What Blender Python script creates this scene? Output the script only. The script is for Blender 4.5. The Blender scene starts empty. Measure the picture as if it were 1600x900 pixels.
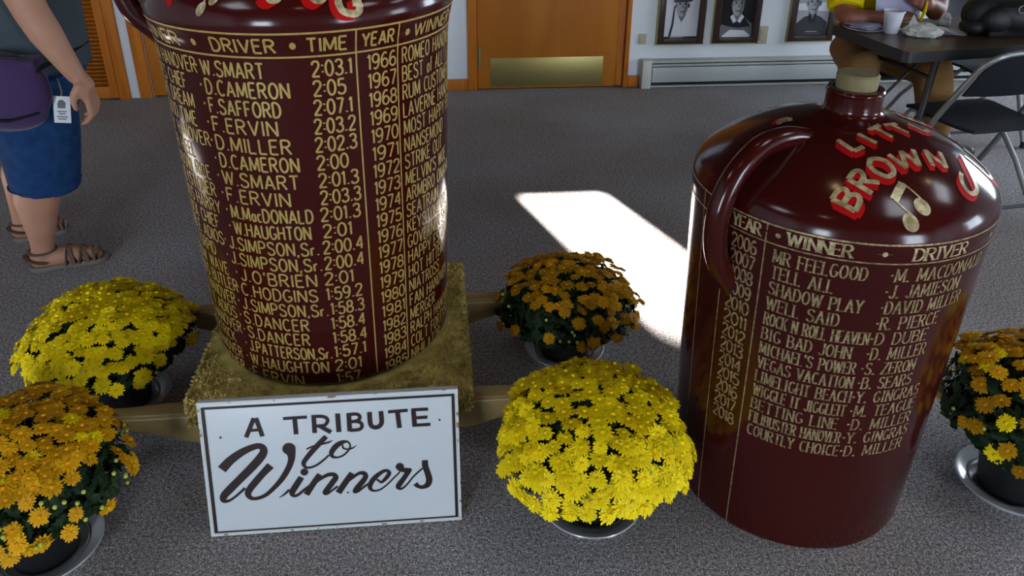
import bpy, bmesh, math, random
from mathutils import Vector, Matrix, Euler
SC = bpy.context.scene
COL = SC.collection
R = math.radians

# ------------------------------------------------------------------ camera, sky, lights, exposure
cam_d = bpy.data.cameras.new('camera'); cam = bpy.data.objects.new('camera', cam_d); COL.objects.link(cam)
PITCH, ROLL = R(25.2), R(-0.16)
_fw = Vector((0, math.cos(PITCH), -math.sin(PITCH))); _up = Vector((0, math.sin(PITCH), math.cos(PITCH))); _rt = Vector((1, 0, 0))
_r2 = _rt*math.cos(ROLL) - _up*math.sin(ROLL); _u2 = _up*math.cos(ROLL) + _rt*math.sin(ROLL)
cam.matrix_world = Matrix(((_r2.x, _u2.x, -_fw.x, 0), (_r2.y, _u2.y, -_fw.y, 0), (_r2.z, _u2.z, -_fw.z, 1.55), (0, 0, 0, 1)))
cam_d.sensor_width = 36; cam_d.lens = 1240/1600*36
cam_d.shift_x = 12/1600; cam_d.shift_y = -140/1600
cam_d.clip_start = .05
SC.camera = cam
SC.view_settings.view_transform = 'Standard'; SC.view_settings.look = 'None'
SC.view_settings.gamma = 1; SC.view_settings.use_curve_mapping = False
SC.view_settings.exposure = 0.0
SC.cycles.use_denoising = True
SC.cycles.max_bounces = 8
SC.cycles.sample_clamp_indirect = 6

W = bpy.data.worlds.new('sky'); SC.world = W; W.use_nodes = True
W.node_tree.nodes['Background'].inputs[0].default_value = (.55, .7, 1, 1)
W.node_tree.nodes['Background'].inputs[1].default_value = 1.2

YAW = math.atan(.0855)
CU = Vector((math.cos(YAW), math.sin(YAW), 0)); CD = Vector((math.sin(YAW), -math.cos(YAW), 0))
WO = Vector((0, 4.962, 0))
def RW(u, d, z): return WO + CU*u + CD*d + Vector((0, 0, z))     # along the back wall, into the room, up

def area(name, u, d, z, w, h, power, aim, color=(.78, .88, 1)):
    l = bpy.data.lights.new(name, 'AREA'); l.shape = 'RECTANGLE'; l.size = w; l.size_y = h; l.energy = power; l.color = color
    o = bpy.data.objects.new(name, l); COL.objects.link(o); o.location = RW(u, d, z)
    v = (RW(*aim) - RW(0, 0, 0)).normalized()
    o.rotation_euler = v.to_track_quat('-Z', 'Y').to_euler()
    return o
RU, LU, FD, CH = 4.6, -4.4, 8.0, 3.0        # right wall, left wall, front wall, ceiling height
FRONT_WIN = [(-3.3, -2.0, .35, 2.1), (2.3, 3.8, .05, 2.1)]          # u0,u1,z0,z1
RIGHT_WIN = [(.35, 1.75, .75, 2.0), (3.7, 4.9, .75, 2.0)]           # d0,d1,z0,z1
ADDED_BACK_WIN = [(-.71, -.22, 1.25, 2.24), (-3.95, -3.45, 1.27, 2.22)]  # added unseen windows, placed so the sun casts its floor patches
CEIL_LAMP = [(1.45, 4.4, .62, .62), (3.0, 3.5, .62, .62), (-2.2, 4.4, .62, .62)]
for k, (a, b, c, d) in enumerate(FRONT_WIN):
    area('daylight_front', (a+b)/2, FD+.30, (c+d)/2, b-a, d-c, (190, 215)[k], (0, -1, 0))
for k, (a, b, c, d) in enumerate(RIGHT_WIN):
    area('daylight_right', RU+.30, (a+b)/2, (c+d)/2, b-a, d-c, (110, 65)[k], (-1, 0, 0))
sun_d = bpy.data.lights.new('sun', 'SUN'); sun = bpy.data.objects.new('sun', sun_d); COL.objects.link(sun)
sun_d.energy = 150; sun_d.angle = R(2.2); sun_d.color = (1, .96, .9)
_az = Vector((.4, -.9, 0)).normalized()
sun.rotation_euler = (_az*math.cos(R(36)) + Vector((0, 0, -math.sin(R(36))))).to_track_quat('-Z', 'Y').to_euler()

# ------------------------------------------------------------------ materials
def mat(name, col, rough=.6, metal=0, spec=.5, coat=0, nz=None, bump=None, col2=None, trans=0, sheen=0, randv=0, wood=None, emit=None):
    m = bpy.data.materials.new(name); m.use_nodes = True; nt = m.node_tree; N = nt.nodes; L = nt.links
    b = N['Principled BSDF']
    b.inputs['Base Color'].default_value = (*col, 1); b.inputs['Roughness'].default_value = rough; b.inputs['Metallic'].default_value = metal
    b.inputs['Specular IOR Level'].default_value = spec; b.inputs['Coat Weight'].default_value = coat; b.inputs['Coat Roughness'].default_value = .03
    if trans: b.inputs['Transmission Weight'].default_value = trans
    if sheen: b.inputs['Sheen Weight'].default_value = sheen
    if emit: b.inputs['Emission Color'].default_value = (*emit[0], 1); b.inputs['Emission Strength'].default_value = emit[1]
    tc = N.new('ShaderNodeTexCoord')
    src = None
    if nz:                                   # nz = (scale, detail, low, high)
        t = N.new('ShaderNodeTexNoise'); t.inputs['Scale'].default_value = nz[0]; t.inputs['Detail'].default_value = nz[1]
        L.new(tc.outputs['Object'], t.inputs['Vector'])
        r = N.new('ShaderNodeValToRGB'); r.color_ramp.elements[0].position = nz[2]; r.color_ramp.elements[1].position = nz[3]
        r.color_ramp.elements[0].color = (*col, 1); r.color_ramp.elements[1].color = (*(col2 or col), 1)
        L.new(t.outputs['Fac'], r.inputs['Fac']); src = r.outputs['Color']
    if wood:                                 # wood = axis scale tuple, stretched noise grain
        mp = N.new('ShaderNodeMapping'); mp.inputs['Scale'].default_value = wood
        L.new(tc.outputs['Object'], mp.inputs['Vector'])
        t = N.new('ShaderNodeTexNoise'); t.inputs['Scale'].default_value = 4; t.inputs['Detail'].default_value = 6; t.inputs['Distortion'].default_value = .6
        L.new(mp.outputs['Vector'], t.inputs['Vector'])
        r = N.new('ShaderNodeValToRGB'); r.color_ramp.elements[0].position = .3; r.color_ramp.elements[1].position = .72
        r.color_ramp.elements[0].color = (*col, 1); r.color_ramp.elements[1].color = (*col2, 1)
        L.new(t.outputs['Fac'], r.inputs['Fac']); src = r.outputs['Color']
    if randv:
        oi = N.new('ShaderNodeObjectInfo'); hs = N.new('ShaderNodeHueSaturation')
        mr = N.new('ShaderNodeMapRange'); mr.inputs['To Min'].default_value = 1-randv; mr.inputs['To Max'].default_value = 1+randv
        L.new(oi.outputs['Random'], mr.inputs['Value']); L.new(mr.outputs[0], hs.inputs['Value'])
        hs.inputs['Color'].default_value = (*col, 1)
        if src: L.new(src, hs.inputs['Color'])
        src = hs.outputs['Color']
    if src: L.new(src, b.inputs['Base Color'])
    if bump:                                 # bump = (scale, strength, distance)
        t2 = N.new('ShaderNodeTexNoise'); t2.inputs['Scale'].default_value = bump[0]; t2.inputs['Detail'].default_value = 3
        L.new(tc.outputs['Object'], t2.inputs['Vector'])
        bp = N.new('ShaderNodeBump'); bp.inputs['Strength'].default_value = bump[1]; bp.inputs['Distance'].default_value = bump[2]
        L.new(t2.outputs['Fac'], bp.inputs['Height']); L.new(bp.outputs['Normal'], b.inputs['Normal'])
    return m

def carpet_mat():
    m = mat('speckled_carpet', (.1, .1, .1), .95, spec=.1, bump=(260, .25, .003)); nt = m.node_tree; N = nt.nodes; L = nt.links
    tc = N.new('ShaderNodeTexCoord'); b = N['Principled BSDF']
    t = N.new('ShaderNodeTexNoise'); t.inputs['Scale'].default_value = 330; t.inputs['Detail'].default_value = 2; t.inputs['Roughness'].default_value = .7
    t3 = N.new('ShaderNodeTexNoise'); t3.inputs['Scale'].default_value = 1.3; t3.inputs['Detail'].default_value = 3
    for q in (t, t3): L.new(tc.outputs['Object'], q.inputs['Vector'])
    r = N.new('ShaderNodeValToRGB'); e = r.color_ramp.elements
    e[0].position = .34; e[0].color = (.045, .043, .044, 1); e[1].position = .66; e[1].color = (.80, .76, .74, 1)
    x = e.new(.47); x.color = (.19, .178, .176, 1); x = e.new(.56); x.color = (.34, .322, .315, 1)
    L.new(t.outputs['Fac'], r.inputs['Fac'])
    r3 = N.new('ShaderNodeValToRGB'); r3.color_ramp.elements[0].position = .35; r3.color_ramp.elements[0].color = (1.04, .98, .94, 1)
    r3.color_ramp.elements[1].position = .7; r3.color_ramp.elements[1].color = (1.28, 1.32, 1.40, 1)
    L.new(t3.outputs['Fac'], r3.inputs['Fac'])
    mx = N.new('ShaderNodeMix'); mx.data_type = 'RGBA'; mx.blend_type = 'MULTIPLY'; mx.inputs[0].default_value = 1
    t4 = N.new('ShaderNodeTexNoise'); t4.inputs['Scale'].default_value = 120; t4.inputs['Detail'].default_value = 1; L.new(tc.outputs['Object'], t4.inputs['Vector'])
    mr = N.new('ShaderNodeMapRange'); mr.inputs['From Min'].default_value = .3; mr.inputs['From Max'].default_value = .7; mr.inputs['To Min'].default_value = .55; mr.inputs['To Max'].default_value = 1.5; L.new(t4.outputs['Fac'], mr.inputs['Value'])
    m4 = N.new('ShaderNodeMix'); m4.data_type = 'RGBA'; m4.blend_type = 'MULTIPLY'; m4.inputs[0].default_value = 1
    L.new(r.outputs['Color'], m4.inputs[6]); L.new(mr.outputs[0], m4.inputs[7])
    t5 = N.new('ShaderNodeTexNoise'); t5.inputs['Scale'].default_value = 170; L.new(tc.outputs['Object'], t5.inputs['Vector'])
    m5 = N.new('ShaderNodeMix'); m5.data_type = 'RGBA'; m5.blend_type = 'MULTIPLY'; m5.inputs[0].default_value = .30
    L.new(m4.outputs[2], m5.inputs[6]); L.new(t5.outputs['Color'], m5.inputs[7])
    L.new(m5.outputs[2], mx.inputs[6]); L.new(r3.outputs['Color'], mx.inputs[7]); L.new(mx.outputs[2], b.inputs['Base Color'])
    return m

def glass_mat():
    m = bpy.data.materials.new('window_glass'); m.use_nodes = True; nt = m.node_tree; N = nt.nodes
    N.remove(N['Principled BSDF'])
    tr = N.new('ShaderNodeBsdfTransparent'); gl = N.new('ShaderNodeBsdfGlossy'); gl.inputs['Roughness'].default_value = .02
    mx = N.new('ShaderNodeMixShader'); mx.inputs[0].default_value = .06
    nt.links.new(tr.outputs[0], mx.inputs[1]); nt.links.new(gl.outputs[0], mx.inputs[2]); nt.links.new(mx.outputs[0], N['Material Output'].inputs[0])
    return m

M = dict(
 carpet=carpet_mat(), glass=glass_mat(),
 wall=mat('painted_wall', (.68, .72, .75), .8, spec=.2, bump=(60, .1, .002)),
 wallw=mat('white_paint', (.62, .68, .72), .6),
 ceil=mat('dark_wood_ceiling', (.035, .022, .014), .8, spec=.1),
 oak=mat('golden_oak', (.36, .095, .006), .5, spec=.25, wood=(6, 6, .6), col2=(.52, .165, .012)),
 oakv=mat('oak_veneer_door', (.36, .115, .008), .45, spec=.25, wood=(1.4, 5, .35), col2=(.45, .16, .014)),
 panel=mat('added_panelling_wood', (.05, .026, .014), .6, wood=(8, 8, .4), col2=(.028, .015, .009)),
 dark=mat('dark_recess', (.012, .011, .01), .9),
 brass=mat('brushed_brass', (.30, .25, .09), .38, .75, bump=(200, .15, .001)),
 steel=mat('grey_tube_steel', (.28, .29, .29), .38, .7),
 enamel=mat('beige_enamel', (.46, .47, .42), .4),
 enamelb=mat('heater_panel', (.42, .45, .44), .4),
 plate=mat('ivory_plastic', (.38, .34, .24), .5),
 jug=mat('maroon_glaze', (.044, .0042, .0034), .15, spec=.36, nz=(3, 2, .3, .8), col2=(.036, .0036, .003), bump=(14, .10, .003)),
 gold=mat('gold_paint', (.46, .33, .085), .45, .2, nz=(60, 3, .3, .7), col2=(.36, .25, .06)),
 leaf=mat('gold_leaf', (.60, .50, .29), .3, .3, nz=(70, 4, .38, .62), col2=(.27, .20, .09)),
 leafd=mat('worn_gold_leaf', (.44, .34, .17), .36, .35, nz=(110, 4, .38, .62), col2=(.18, .13, .06)),
 red=mat('signal_red_paint', (.40, .002, .002), .6, spec=.12),
 cork=mat('khaki_stopper', (.22, .175, .08), .75, nz=(40, 4, .3, .7), col2=(.165, .13, .058)),
 shag=mat('olive_gold_shag', (.66, .52, .17), .9, spec=.1, nz=(22, 3, .3, .72), col2=(.30, .23, .065)),
 bronze=mat('gold_painted_wood', (.33, .235, .09), .45, nz=(7, 4, .3, .7), col2=(.24, .165, .06)),
 bronze_pale=mat('pale_edge', (.62, .52, .33), .5, nz=(30, 3, .35, .65), col2=(.42, .33, .16)),
 sign=mat('white_sign_paint', (.56, .59, .61), .35, nz=(4, 2, .3, .7), col2=(.53, .57, .59)),
 signe=mat('chipped_white_edge', (.56, .57, .56), .6, nz=(45, 3, .60, .66), col2=(.25, .16, .08)),
 ink=mat('dark_brown_sign_paint', (.018, .007, .006), .4),
 pot=mat('black_plastic_pot', (.010, .010, .011), .45),
 saucer=mat('grey_plastic_saucer', (.34, .345, .35), .28, spec=.6, coat=.3),
 soil=mat('potting_soil', (.018, .012, .008), .95),
 leafg=mat('mum_foliage', (.006, .018, .005), .65, spec=.2, nz=(25, 2, .3, .7), col2=(.014, .036, .010)),
 stemg=mat('green_stem', (.07, .12, .03), .6),
 bud=mat('flower_bud', (.40, .46, .06), .6),
 yel=mat('yellow_petals', (.90, .69, .004), .6, spec=.2, randv=.10),
 yelc=mat('yellow_centre', (.72, .48, .003), .7, spec=.1),
 org=mat('orange_petals', (.66, .33, .003), .6, spec=.2, randv=.12),
 orgc=mat('orange_centre', (.66, .27, .004), .7, spec=.1),
 gldp=mat('golden_petals', (.50, .245, .004), .6, spec=.2, randv=.14),
 gldc=mat('golden_centre', (.5, .2, .004), .7, spec=.1),
 frame=mat('dark_walnut_frame', (.030, .016, .010), .35),
 tabl=mat('walnut_laminate', (.085, .045, .025), .3, wood=(1, 8, 8), col2=(.055, .028, .016)),
 black=mat('black_metal', (.012, .012, .013), .45),
 chairv=mat('charcoal_seat', (.008, .010, .014), .6, spec=.25),
 foam=mat('white_foam', (.62, .64, .70), .7),
 paper=mat('white_paper', (.72, .72, .77), .8),
 lav=mat('lavender_paper', (.36, .36, .50), .8),
 wrap=mat('crumpled_white_wrapper', (.58, .58, .52), .6, bump=(60, .5, .006)),
 bagb=mat('black_nylon', (.008, .008, .009), .6, bump=(60, .4, .004)),
 ring=mat('steel_ring', (.4, .4, .38), .3, .9),
 skin=mat('skin', (.46, .235, .150), .55, nz=(14, 3, .3, .7), col2=(.40, .19, .115)),
 skint=mat('tanned_skin', (.22, .07, .036), .55, nz=(14, 3, .3, .7), col2=(.18, .055, .028)),
 hair=mat('brown_hair', (.06, .035, .02), .6),
 hairg=mat('grey_hair', (.25, .24, .23), .6),
 shirt=mat('slate_grey_jersey', (.055, .073, .085), .9, spec=.1, bump=(30, .3, .006)),
 denim=mat('blue_denim', (.008, .030, .095), .85, spec=.1, nz=(30, 4, .3, .75), col2=(.016, .052, .145), bump=(300, .3, .001)),
 purp=mat('purple_fleece', (.055, .030, .090), .95, spec=.05, sheen=.2, bump=(120, .5, .003)),
 suede=mat('brown_suede', (.115, .070, .045), .8, bump=(150, .3, .001)),
 sole=mat('taupe_rubber', (.16, .14, .12), .8),
 card=mat('badge_card', (.72, .74, .78), .4),
 yshirt=mat('yellow_shirt', (.52, .41, .002), .8, spec=.1, bump=(18, .4, .012)),
 khaki=mat('khaki_cloth', (.20, .11, .04), .9, spec=.1, bump=(24, .5, .01)),
 g1=mat('photo_white', (.62, .64, .68), .3), g2=mat('photo_light_grey', (.34, .35, .37), .3), g3=mat('photo_mid_grey', (.14, .145, .155), .3),
 g4=mat('photo_dark_grey', (.035, .036, .04), .3), g5=mat('photo_black', (.008, .008, .009), .3),
 lampw=mat('lit_diffuser', (.8, .8, .8), .5, emit=((.82, .90, 1), 7)),
 lampo=mat('warm_lit_lens', (.8, .7, .5), .5, emit=((1, .72, .36), 22)),
)

# ------------------------------------------------------------------ mesh helpers
class MB:
    def __init__(s): s.v = []; s.f = []; s.m = []
    def add(s, vs, fs, mi=0):
        o = len(s.v); s.v += [tuple(p) for p in vs]; s.f += [tuple(i+o for i in f) for f in fs]; s.m += [mi]*len(fs)
    def box(s, c, size, rot=None, mi=0, bev=0):
        hx, hy, hz = size[0]/2, size[1]/2, size[2]/2
        if bev:
            b = min(bev, hx*.99, hy*.99, hz*.99); vs = []
            bm = bmesh.new(); bmesh.ops.create_cube(bm, size=1)
            for q in bm.verts: q.co = Vector((q.co.x*2*hx, q.co.y*2*hy, q.co.z*2*hz))
            bmesh.ops.bevel(bm, geom=bm.edges[:], offset=b, segments=2, affect='EDGES', profile=.6)
            bm.verts.index_update(); vs = [q.co.copy() for q in bm.verts]; fs = [[q.index for q in f.verts] for f in bm.faces]; bm.free()
        else:
            vs = [Vector((x*hx, y*hy, z*hz)) for x in (-1, 1) for y in (-1, 1) for z in (-1, 1)]
            fs = [(0, 1, 3, 2), (4, 6, 7, 5), (0, 4, 5, 1), (2, 3, 7, 6), (0, 2, 6, 4), (1, 5, 7, 3)]
        if rot is not None: vs = [rot @ q for q in vs]
        c = Vector(c); s.add([q+c for q in vs], fs, mi)
    def tube(s, pts, rad, seg=12, mi=0, closed=False, caps=True, flat=1.0):
        P = [Vector(p) for p in pts]; n = len(P); rr = rad if isinstance(rad, (list, tuple)) else [rad]*n
        T = []
        for i in range(n):
            a = P[i-1] if (i > 0 or closed) else P[i]; b = P[(i+1) % n] if (i < n-1 or closed) else P[i]
            T.append((b-a).normalized())
        ref = Vector((0, 0, 1)) if abs(T[0].z) < .9 else Vector((1, 0, 0))
        u = T[0].cross(ref).normalized(); vs = []
        for i in range(n):
            u = (u - T[i]*u.dot(T[i])).normalized(); w = T[i].cross(u)
            for k in range(seg):
                a = 2*math.pi*k/seg; vs.append(P[i] + (u*math.cos(a) + w*math.sin(a)*flat)*rr[i])
        fs = []
        for i in range(n if closed else n-1):
            for k in range(seg):
                a, b = i*seg+k, i*seg+(k+1) % seg; c2, d = ((i+1) % n)*seg+(k+1) % seg, ((i+1) % n)*seg+k
                fs.append((a, b, c2, d))
        if caps and not closed: fs += [tuple(range(seg))[::-1], tuple((n-1)*seg+k for k in range(seg))]
        s.add(vs, fs, mi)
    def lathe(s, prof, c=(0, 0), seg=64, mi=0, zoff=0):
        n = len(prof); vs = []
        for r, z in prof:
            for k in range(seg):
                a = 2*math.pi*k/seg; vs.append((c[0]+r*math.cos(a), c[1]+r*math.sin(a), z+zoff))
        fs = [(i*seg+k, i*seg+(k+1) % seg, (i+1)*seg+(k+1) % seg, (i+1)*seg+k) for i in range(n-1) for k in range(seg)]
        s.add(vs, fs, mi)
    def poly(s, pts, mi=0): s.add(pts, [tuple(range(len(pts)))], mi)
    def prism(s, pts, ext, mi=0):
        n = len(pts); e = Vector(ext); P = [Vector(p) for p in pts]
        s.add(P+[p+e for p in P], [tuple(range(n))[::-1], tuple(range(n, 2*n))]+[(i, (i+1) % n, n+(i+1) % n, n+i) for i in range(n)], mi)
    def build(s, name, mats, parent=None, smooth=True, ang=40):
        me = bpy.data.meshes.new(name); me.from_pydata(s.v, [], s.f); me.validate()
        for q in (mats if isinstance(mats, (list, tuple)) else [mats]): me.materials.append(q)
        if len(me.polygons) == len(s.m): me.polygons.foreach_set('material_index', s.m)
        if smooth: me.shade_smooth(); me.set_sharp_from_angle(angle=R(ang))
        bm = bmesh.new(); bm.from_mesh(me); bmesh.ops.recalc_face_normals(bm, faces=bm.faces[:]); bm.to_mesh(me); bm.free()
        return link(name, me, parent)
def link(name, me, parent=None):
    o = bpy.data.objects.new(name, me); COL.objects.link(o)
    if parent: o.parent = parent
    return o
def tag(o, label=None, cat=None, group=None, kind=None):
    if label: o['label'] = label
    if cat: o['category'] = cat
    if group: o['group'] = group
    if kind: o['kind'] = kind
    return o
def thing(name, label, cat, loc=(0, 0, 0), rz=0, group=None):
    o = bpy.data.objects.new(name, None); COL.objects.link(o); o.location = loc; o.rotation_euler = (0, 0, rz); o.empty_display_size = .1
    return tag(o, label, cat, group)
def copy_tree(o, parent=None):
    kids = [c for c in COL.objects if c.parent == o]
    c = o.copy(); COL.objects.link(c); c.parent = parent
    for k in kids: copy_tree(k, c)
    return c
def catmull(P, n=6, closed=False):
    P = [Vector(p) for p in P]; out = []; N = len(P)
    for i in range(N if closed else N-1):
        a = P[i-1] if (i > 0 or closed) else P[0]*2-P[1]; b = P[i]; c = P[(i+1) % N]
        d = P[(i+2) % N] if (i+2 < N or closed) else c*2-b
        for k in range(n):
            t = k/n; out.append(.5*((2*b)+(c-a)*t+(2*a-5*b+4*c-d)*t*t+(3*b-a-3*c+d)*t**3))
    if not closed: out.append(P[-1])
    return out
def fuse(prims, voxel=.008, smooth=6):
    """union of capsules, flat cones and ellipsoids as one continuous surface"""
    bm = bmesh.new()
    def chain(pts, rr, flat):
        n = len(pts)
        for i in range(n):
            if not flat or 0 < i < n-1:
                bmesh.ops.create_uvsphere(bm, u_segments=16, v_segments=10, radius=rr[i], matrix=Matrix.Translation(pts[i]))
            if i < n-1:
                a, b = Vector(pts[i]), Vector(pts[i+1]); d = b-a
                if d.length < 1e-5: continue
                mt = Matrix.Translation((a+b)/2) @ d.to_track_quat('Z', 'Y').to_matrix().to_4x4()
                bmesh.ops.create_cone(bm, cap_ends=True, segments=20, radius1=rr[i], radius2=rr[i+1], depth=d.length, matrix=mt)
    for p in prims:
        if p[0] == 'c': chain(p[1], p[2], False)
        elif p[0] == 'k': chain(p[1], p[2], True)
        elif p[0] == 'e':
            mt = Matrix.Translation(p[1]) @ (p[3].to_matrix().to_4x4() if len(p) > 3 else Matrix.Identity(4)) @ Matrix.Diagonal((*p[2], 1))
            bmesh.ops.create_uvsphere(bm, u_segments=28, v_segments=18, radius=1, matrix=mt)
        elif p[0] == 'b':
            mt = Matrix.Translation(p[1]) @ (p[3].to_matrix().to_4x4() if len(p) > 3 else Matrix.Identity(4)) @ Matrix.Diagonal((*p[2], 1))
            bmesh.ops.create_cube(bm, size=2, matrix=mt)
    me = bpy.data.meshes.new('tmp'); bm.to_mesh(me); bm.free()
    o = bpy.data.objects.new('tmp', me); COL.objects.link(o)
    md = o.modifiers.new('r', 'REMESH'); md.mode = 'VOXEL'; md.voxel_size = voxel
    if smooth: sm = o.modifiers.new('s', 'SMOOTH'); sm.iterations = smooth; sm.factor = .5
    dg = bpy.context.evaluated_depsgraph_get(); out = bpy.data.meshes.new_from_object(o.evaluated_get(dg))
    bpy.data.objects.remove(o); bpy.data.meshes.remove(me); out.shade_smooth()
    return out
def fobj(name, prims, m, parent, off=(0, 0, 0), voxel=.008, smooth=6):
    me = fuse(prims, voxel, smooth); me.transform(Matrix.Translation(-Vector(off))); me.name = name
    me.materials.clear(); me.materials.append(m)
    return link(name, me, parent)

# ------------------------------------------------------------------ painted lettering: strokes swept as ribbons
def _ell(cx, cy, rx, ry, a0, a1, n=14): return [(cx+rx*math.cos(R(a0+(a1-a0)*i/n)), cy+ry*math.sin(R(a0+(a1-a0)*i/n))) for i in range(n+1)]
def _sm(P, n=5): return [(p.x, p.y) for p in catmull([(x, y, 0) for x, y in P], n)]
_O = _ell(.3, .5, .3, .5, 90, 450, 26)
_S = _sm([(.54, .82), (.44, .96), (.28, 1), (.1, .93), (.04, .76), (.13, .60), (.3, .52), (.48, .42), (.56, .25), (.48, .07), (.28, 0), (.1, .04), (0, .19)])
_8a = _ell(.28, .76, .23, .24, -90, 270, 18)
GL = {
'A': (.62, [[(0, 0), (.31, 1)], [(.31, 1), (.62, 0)], [(.1, .32), (.52, .32)]]),
'B': (.55, [[(0, 0), (0, 1)], [(0, 1), (.26, 1)]+_ell(.27, .77, .22, .23, 88, -90, 9)+[(0, .54)], [(0, .54), (.28, .54)]+_ell(.29, .27, .26, .27, 88, -90, 10)+[(0, 0)]]),
'C': (.54, [_ell(.3, .5, .3, .5, 48, 312, 20)]),
'D': (.56, [[(0, 0), (0, 1)], [(0, 1), (.2, 1)]+_ell(.2, .5, .36, .5, 86, -86, 16)+[(.2, 0), (0, 0)]]),
'E': (.46, [[(0, 0), (0, 1)], [(0, 1), (.46, 1)], [(0, .53), (.38, .53)], [(0, 0), (.46, 0)]]),
'F': (.45, [[(0, 0), (0, 1)], [(0, 1), (.45, 1)], [(0, .53), (.37, .53)]]),
'G': (.58, [_ell(.3, .5, .3, .5, 48, 340, 20), [(.34, .42), (.58, .42)], [(.58, .42), (.58, .12)]]),
'H': (.56, [[(0, 0), (0, 1)], [(.56, 0), (.56, 1)], [(0, .52), (.56, .52)]]),
'I': (.04, [[(.02, 0), (.02, 1)]]),
'J': (.40, [[(.40, 1), (.40, .28)]+_ell(.2, .24, .2, .24, 0, -165, 10)]),
'K': (.54, [[(0, 0), (0, 1)], [(.52, 1), (0, .42)], [(.17, .62), (.54, 0)]]),
'L': (.44, [[(0, 1), (0, 0)], [(0, 0), (.44, 0)]]),
'M': (.72, [[(0, 0), (.04, 1)], [(.04, 1), (.36, .1)], [(.36, .1), (.68, 1)], [(.68, 1), (.72, 0)]]),
'N': (.58, [[(0, 0), (0, 1)], [(0, 1), (.58, 0)], [(.58, 0), (.58, 1)]]),
'O': (.60, [_O]),
'P': (.52, [[(0, 0), (0, 1)], [(0, 1), (.26, 1)]+_ell(.26, .74, .26, .26, 86, -90, 10)+[(0, .48)]]),
'Q': (.60, [_O, [(.36, .22), (.6, -.06)]]),
'R': (.55, [[(0, 0), (0, 1)], [(0, 1), (.26, 1)]+_ell(.26, .76, .25, .24, 86, -90, 10)+[(0, .52)], [(.24, .52), (.55, 0)]]),
'S': (.56, [_S]),
'T': (.56, [[(0, 1), (.56, 1)], [(.28, 1), (.28, 0)]]),
'U': (.56, [[(0, 1), (0, .3)]+_ell(.28, .28, .28, .28, 180, 360, 12)+[(.56, 1)]]),
'V': (.60, [[(0, 1), (.3, 0)], [(.3, 0), (.6, 1)]]),
'W': (.86, [[(0, 1), (.21, 0)], [(.21, 0), (.43, .95)], [(.43, .95), (.65, 0)], [(.65, 0), (.86, 1)]]),
'X': (.56, [[(0, 0), (.56, 1)], [(0, 1), (.56, 0)]]),
'Y': (.58, [[(0, 1), (.29, .46)], [(.58, 1), (.29, .46)], [(.29, .46), (.29, 0)]]),
'Z': (.54, [[(0, 1), (.54, 1)], [(.54, 1), (0, 0)], [(0, 0), (.54, 0)]]),
'0': (.54, [_ell(.27, .5, .27, .5, 90, 450, 24)]),
'1': (.20, [[(0, .80), (.15, 1)], [(.15, 1), (.15, 0)]]),
'2': (.54, [_sm([(.02, .76), (.09, .93), (.27, 1), (.46, .93), (.52, .74), (.43, .54), (.2, .26), (0, 0)]), [(0, 0), (.54, 0)]]),
'3': (.54, [_sm([(.03, .84), (.13, .97), (.28, 1), (.45, .93), (.50, .76), (.42, .59), (.22, .53)]), _sm([(.22, .53), (.44, .47), (.54, .27), (.46, .07), (.27, 0), (.09, .04), (0, .18)])]),
'4': (.56, [[(.42, 0), (.42, 1)], [(.42, 1), (0, .3)], [(0, .3), (.56, .3)]]),
'5': (.54, [[(.48, 1), (.08, 1)], [(.08, 1), (.05, .55)], _sm([(.05, .55), (.26, .62), (.47, .54), (.54, .32), (.46, .08), (.25, 0), (.08, .05), (0, .17)])]),
'6': (.54, [_sm([(.46, .92), (.3, 1), (.12, .85), (.02, .5), (.05, .15), (.27, 0), (.48, .1), (.54, .3), (.46, .5), (.27, .58), (.1, .47), (.03, .3)])]),
'7': (.50, [[(0, 1), (.5, 1)], [(.5, 1), (.17, 0)]]),
'8': (.56, [_8a, _ell(.28, .26, .28, .26, 90, 450, 20)]),
'9': (.54, [[(.54-x, 1-y) for x, y in _sm([(.46, .92), (.3, 1), (.12, .85), (.02, .5), (.05, .15), (.27, 0), (.48, .1), (.54, .3), (.46, .5), (.27, .58), (.1, .47), (.03, .3)])]]),
'.': (.10, [[(.05, 0), (.05, .10)]]), ',': (.10, [[(.07, .09), (.02, -.14)]]), ':': (.08, [[(.04, .24), (.04, .34)], [(.04, .66), (.04, .76)]]),
"'": (.08, [[(.06, 1.05), (.02, .78)]]), '-': (.2, [[(0, .45), (.2, .45)]]), '*': (.14, [_ell(.07, .5, .045, .05, 0, 360, 8)]), ' ': (.30, []),
'o': (.36, [_ell(.18, .3, .18, .3, 90, 450, 16)]), 'f': (.28, [_sm([(.28, .98), (.14, .9), (.1, .6), (.1, 0)]), [(0, .6), (.24, .6)]]),
'a': (.34, [_ell(.16, .28, .16, .28, 40, 400, 14), [(.33, .58), (.33, 0)]]), 'c': (.32, [_ell(.18, .3, .18, .3, 50, 310, 12)]),
'r': (.24, [[(0, .58), (0, 0)], _sm([(0, .4), (.1, .56), (.24, .58)])]),
}
def text_strokes(txt, serif=False, gap=.2):
    """strokes with x in cap heights; returns strokes and the natural width"""
    x = 0; out = []
    for ch in txt:
        w, ss = GL[ch]
        if serif and ch == 'I': w = .2; ss = [[(.1, 0), (.1, 1)]]
        for s in ss: out.append(([(x+px, py) for px, py in s], serif))
        x += w + gap
    return out, x-gap
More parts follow.
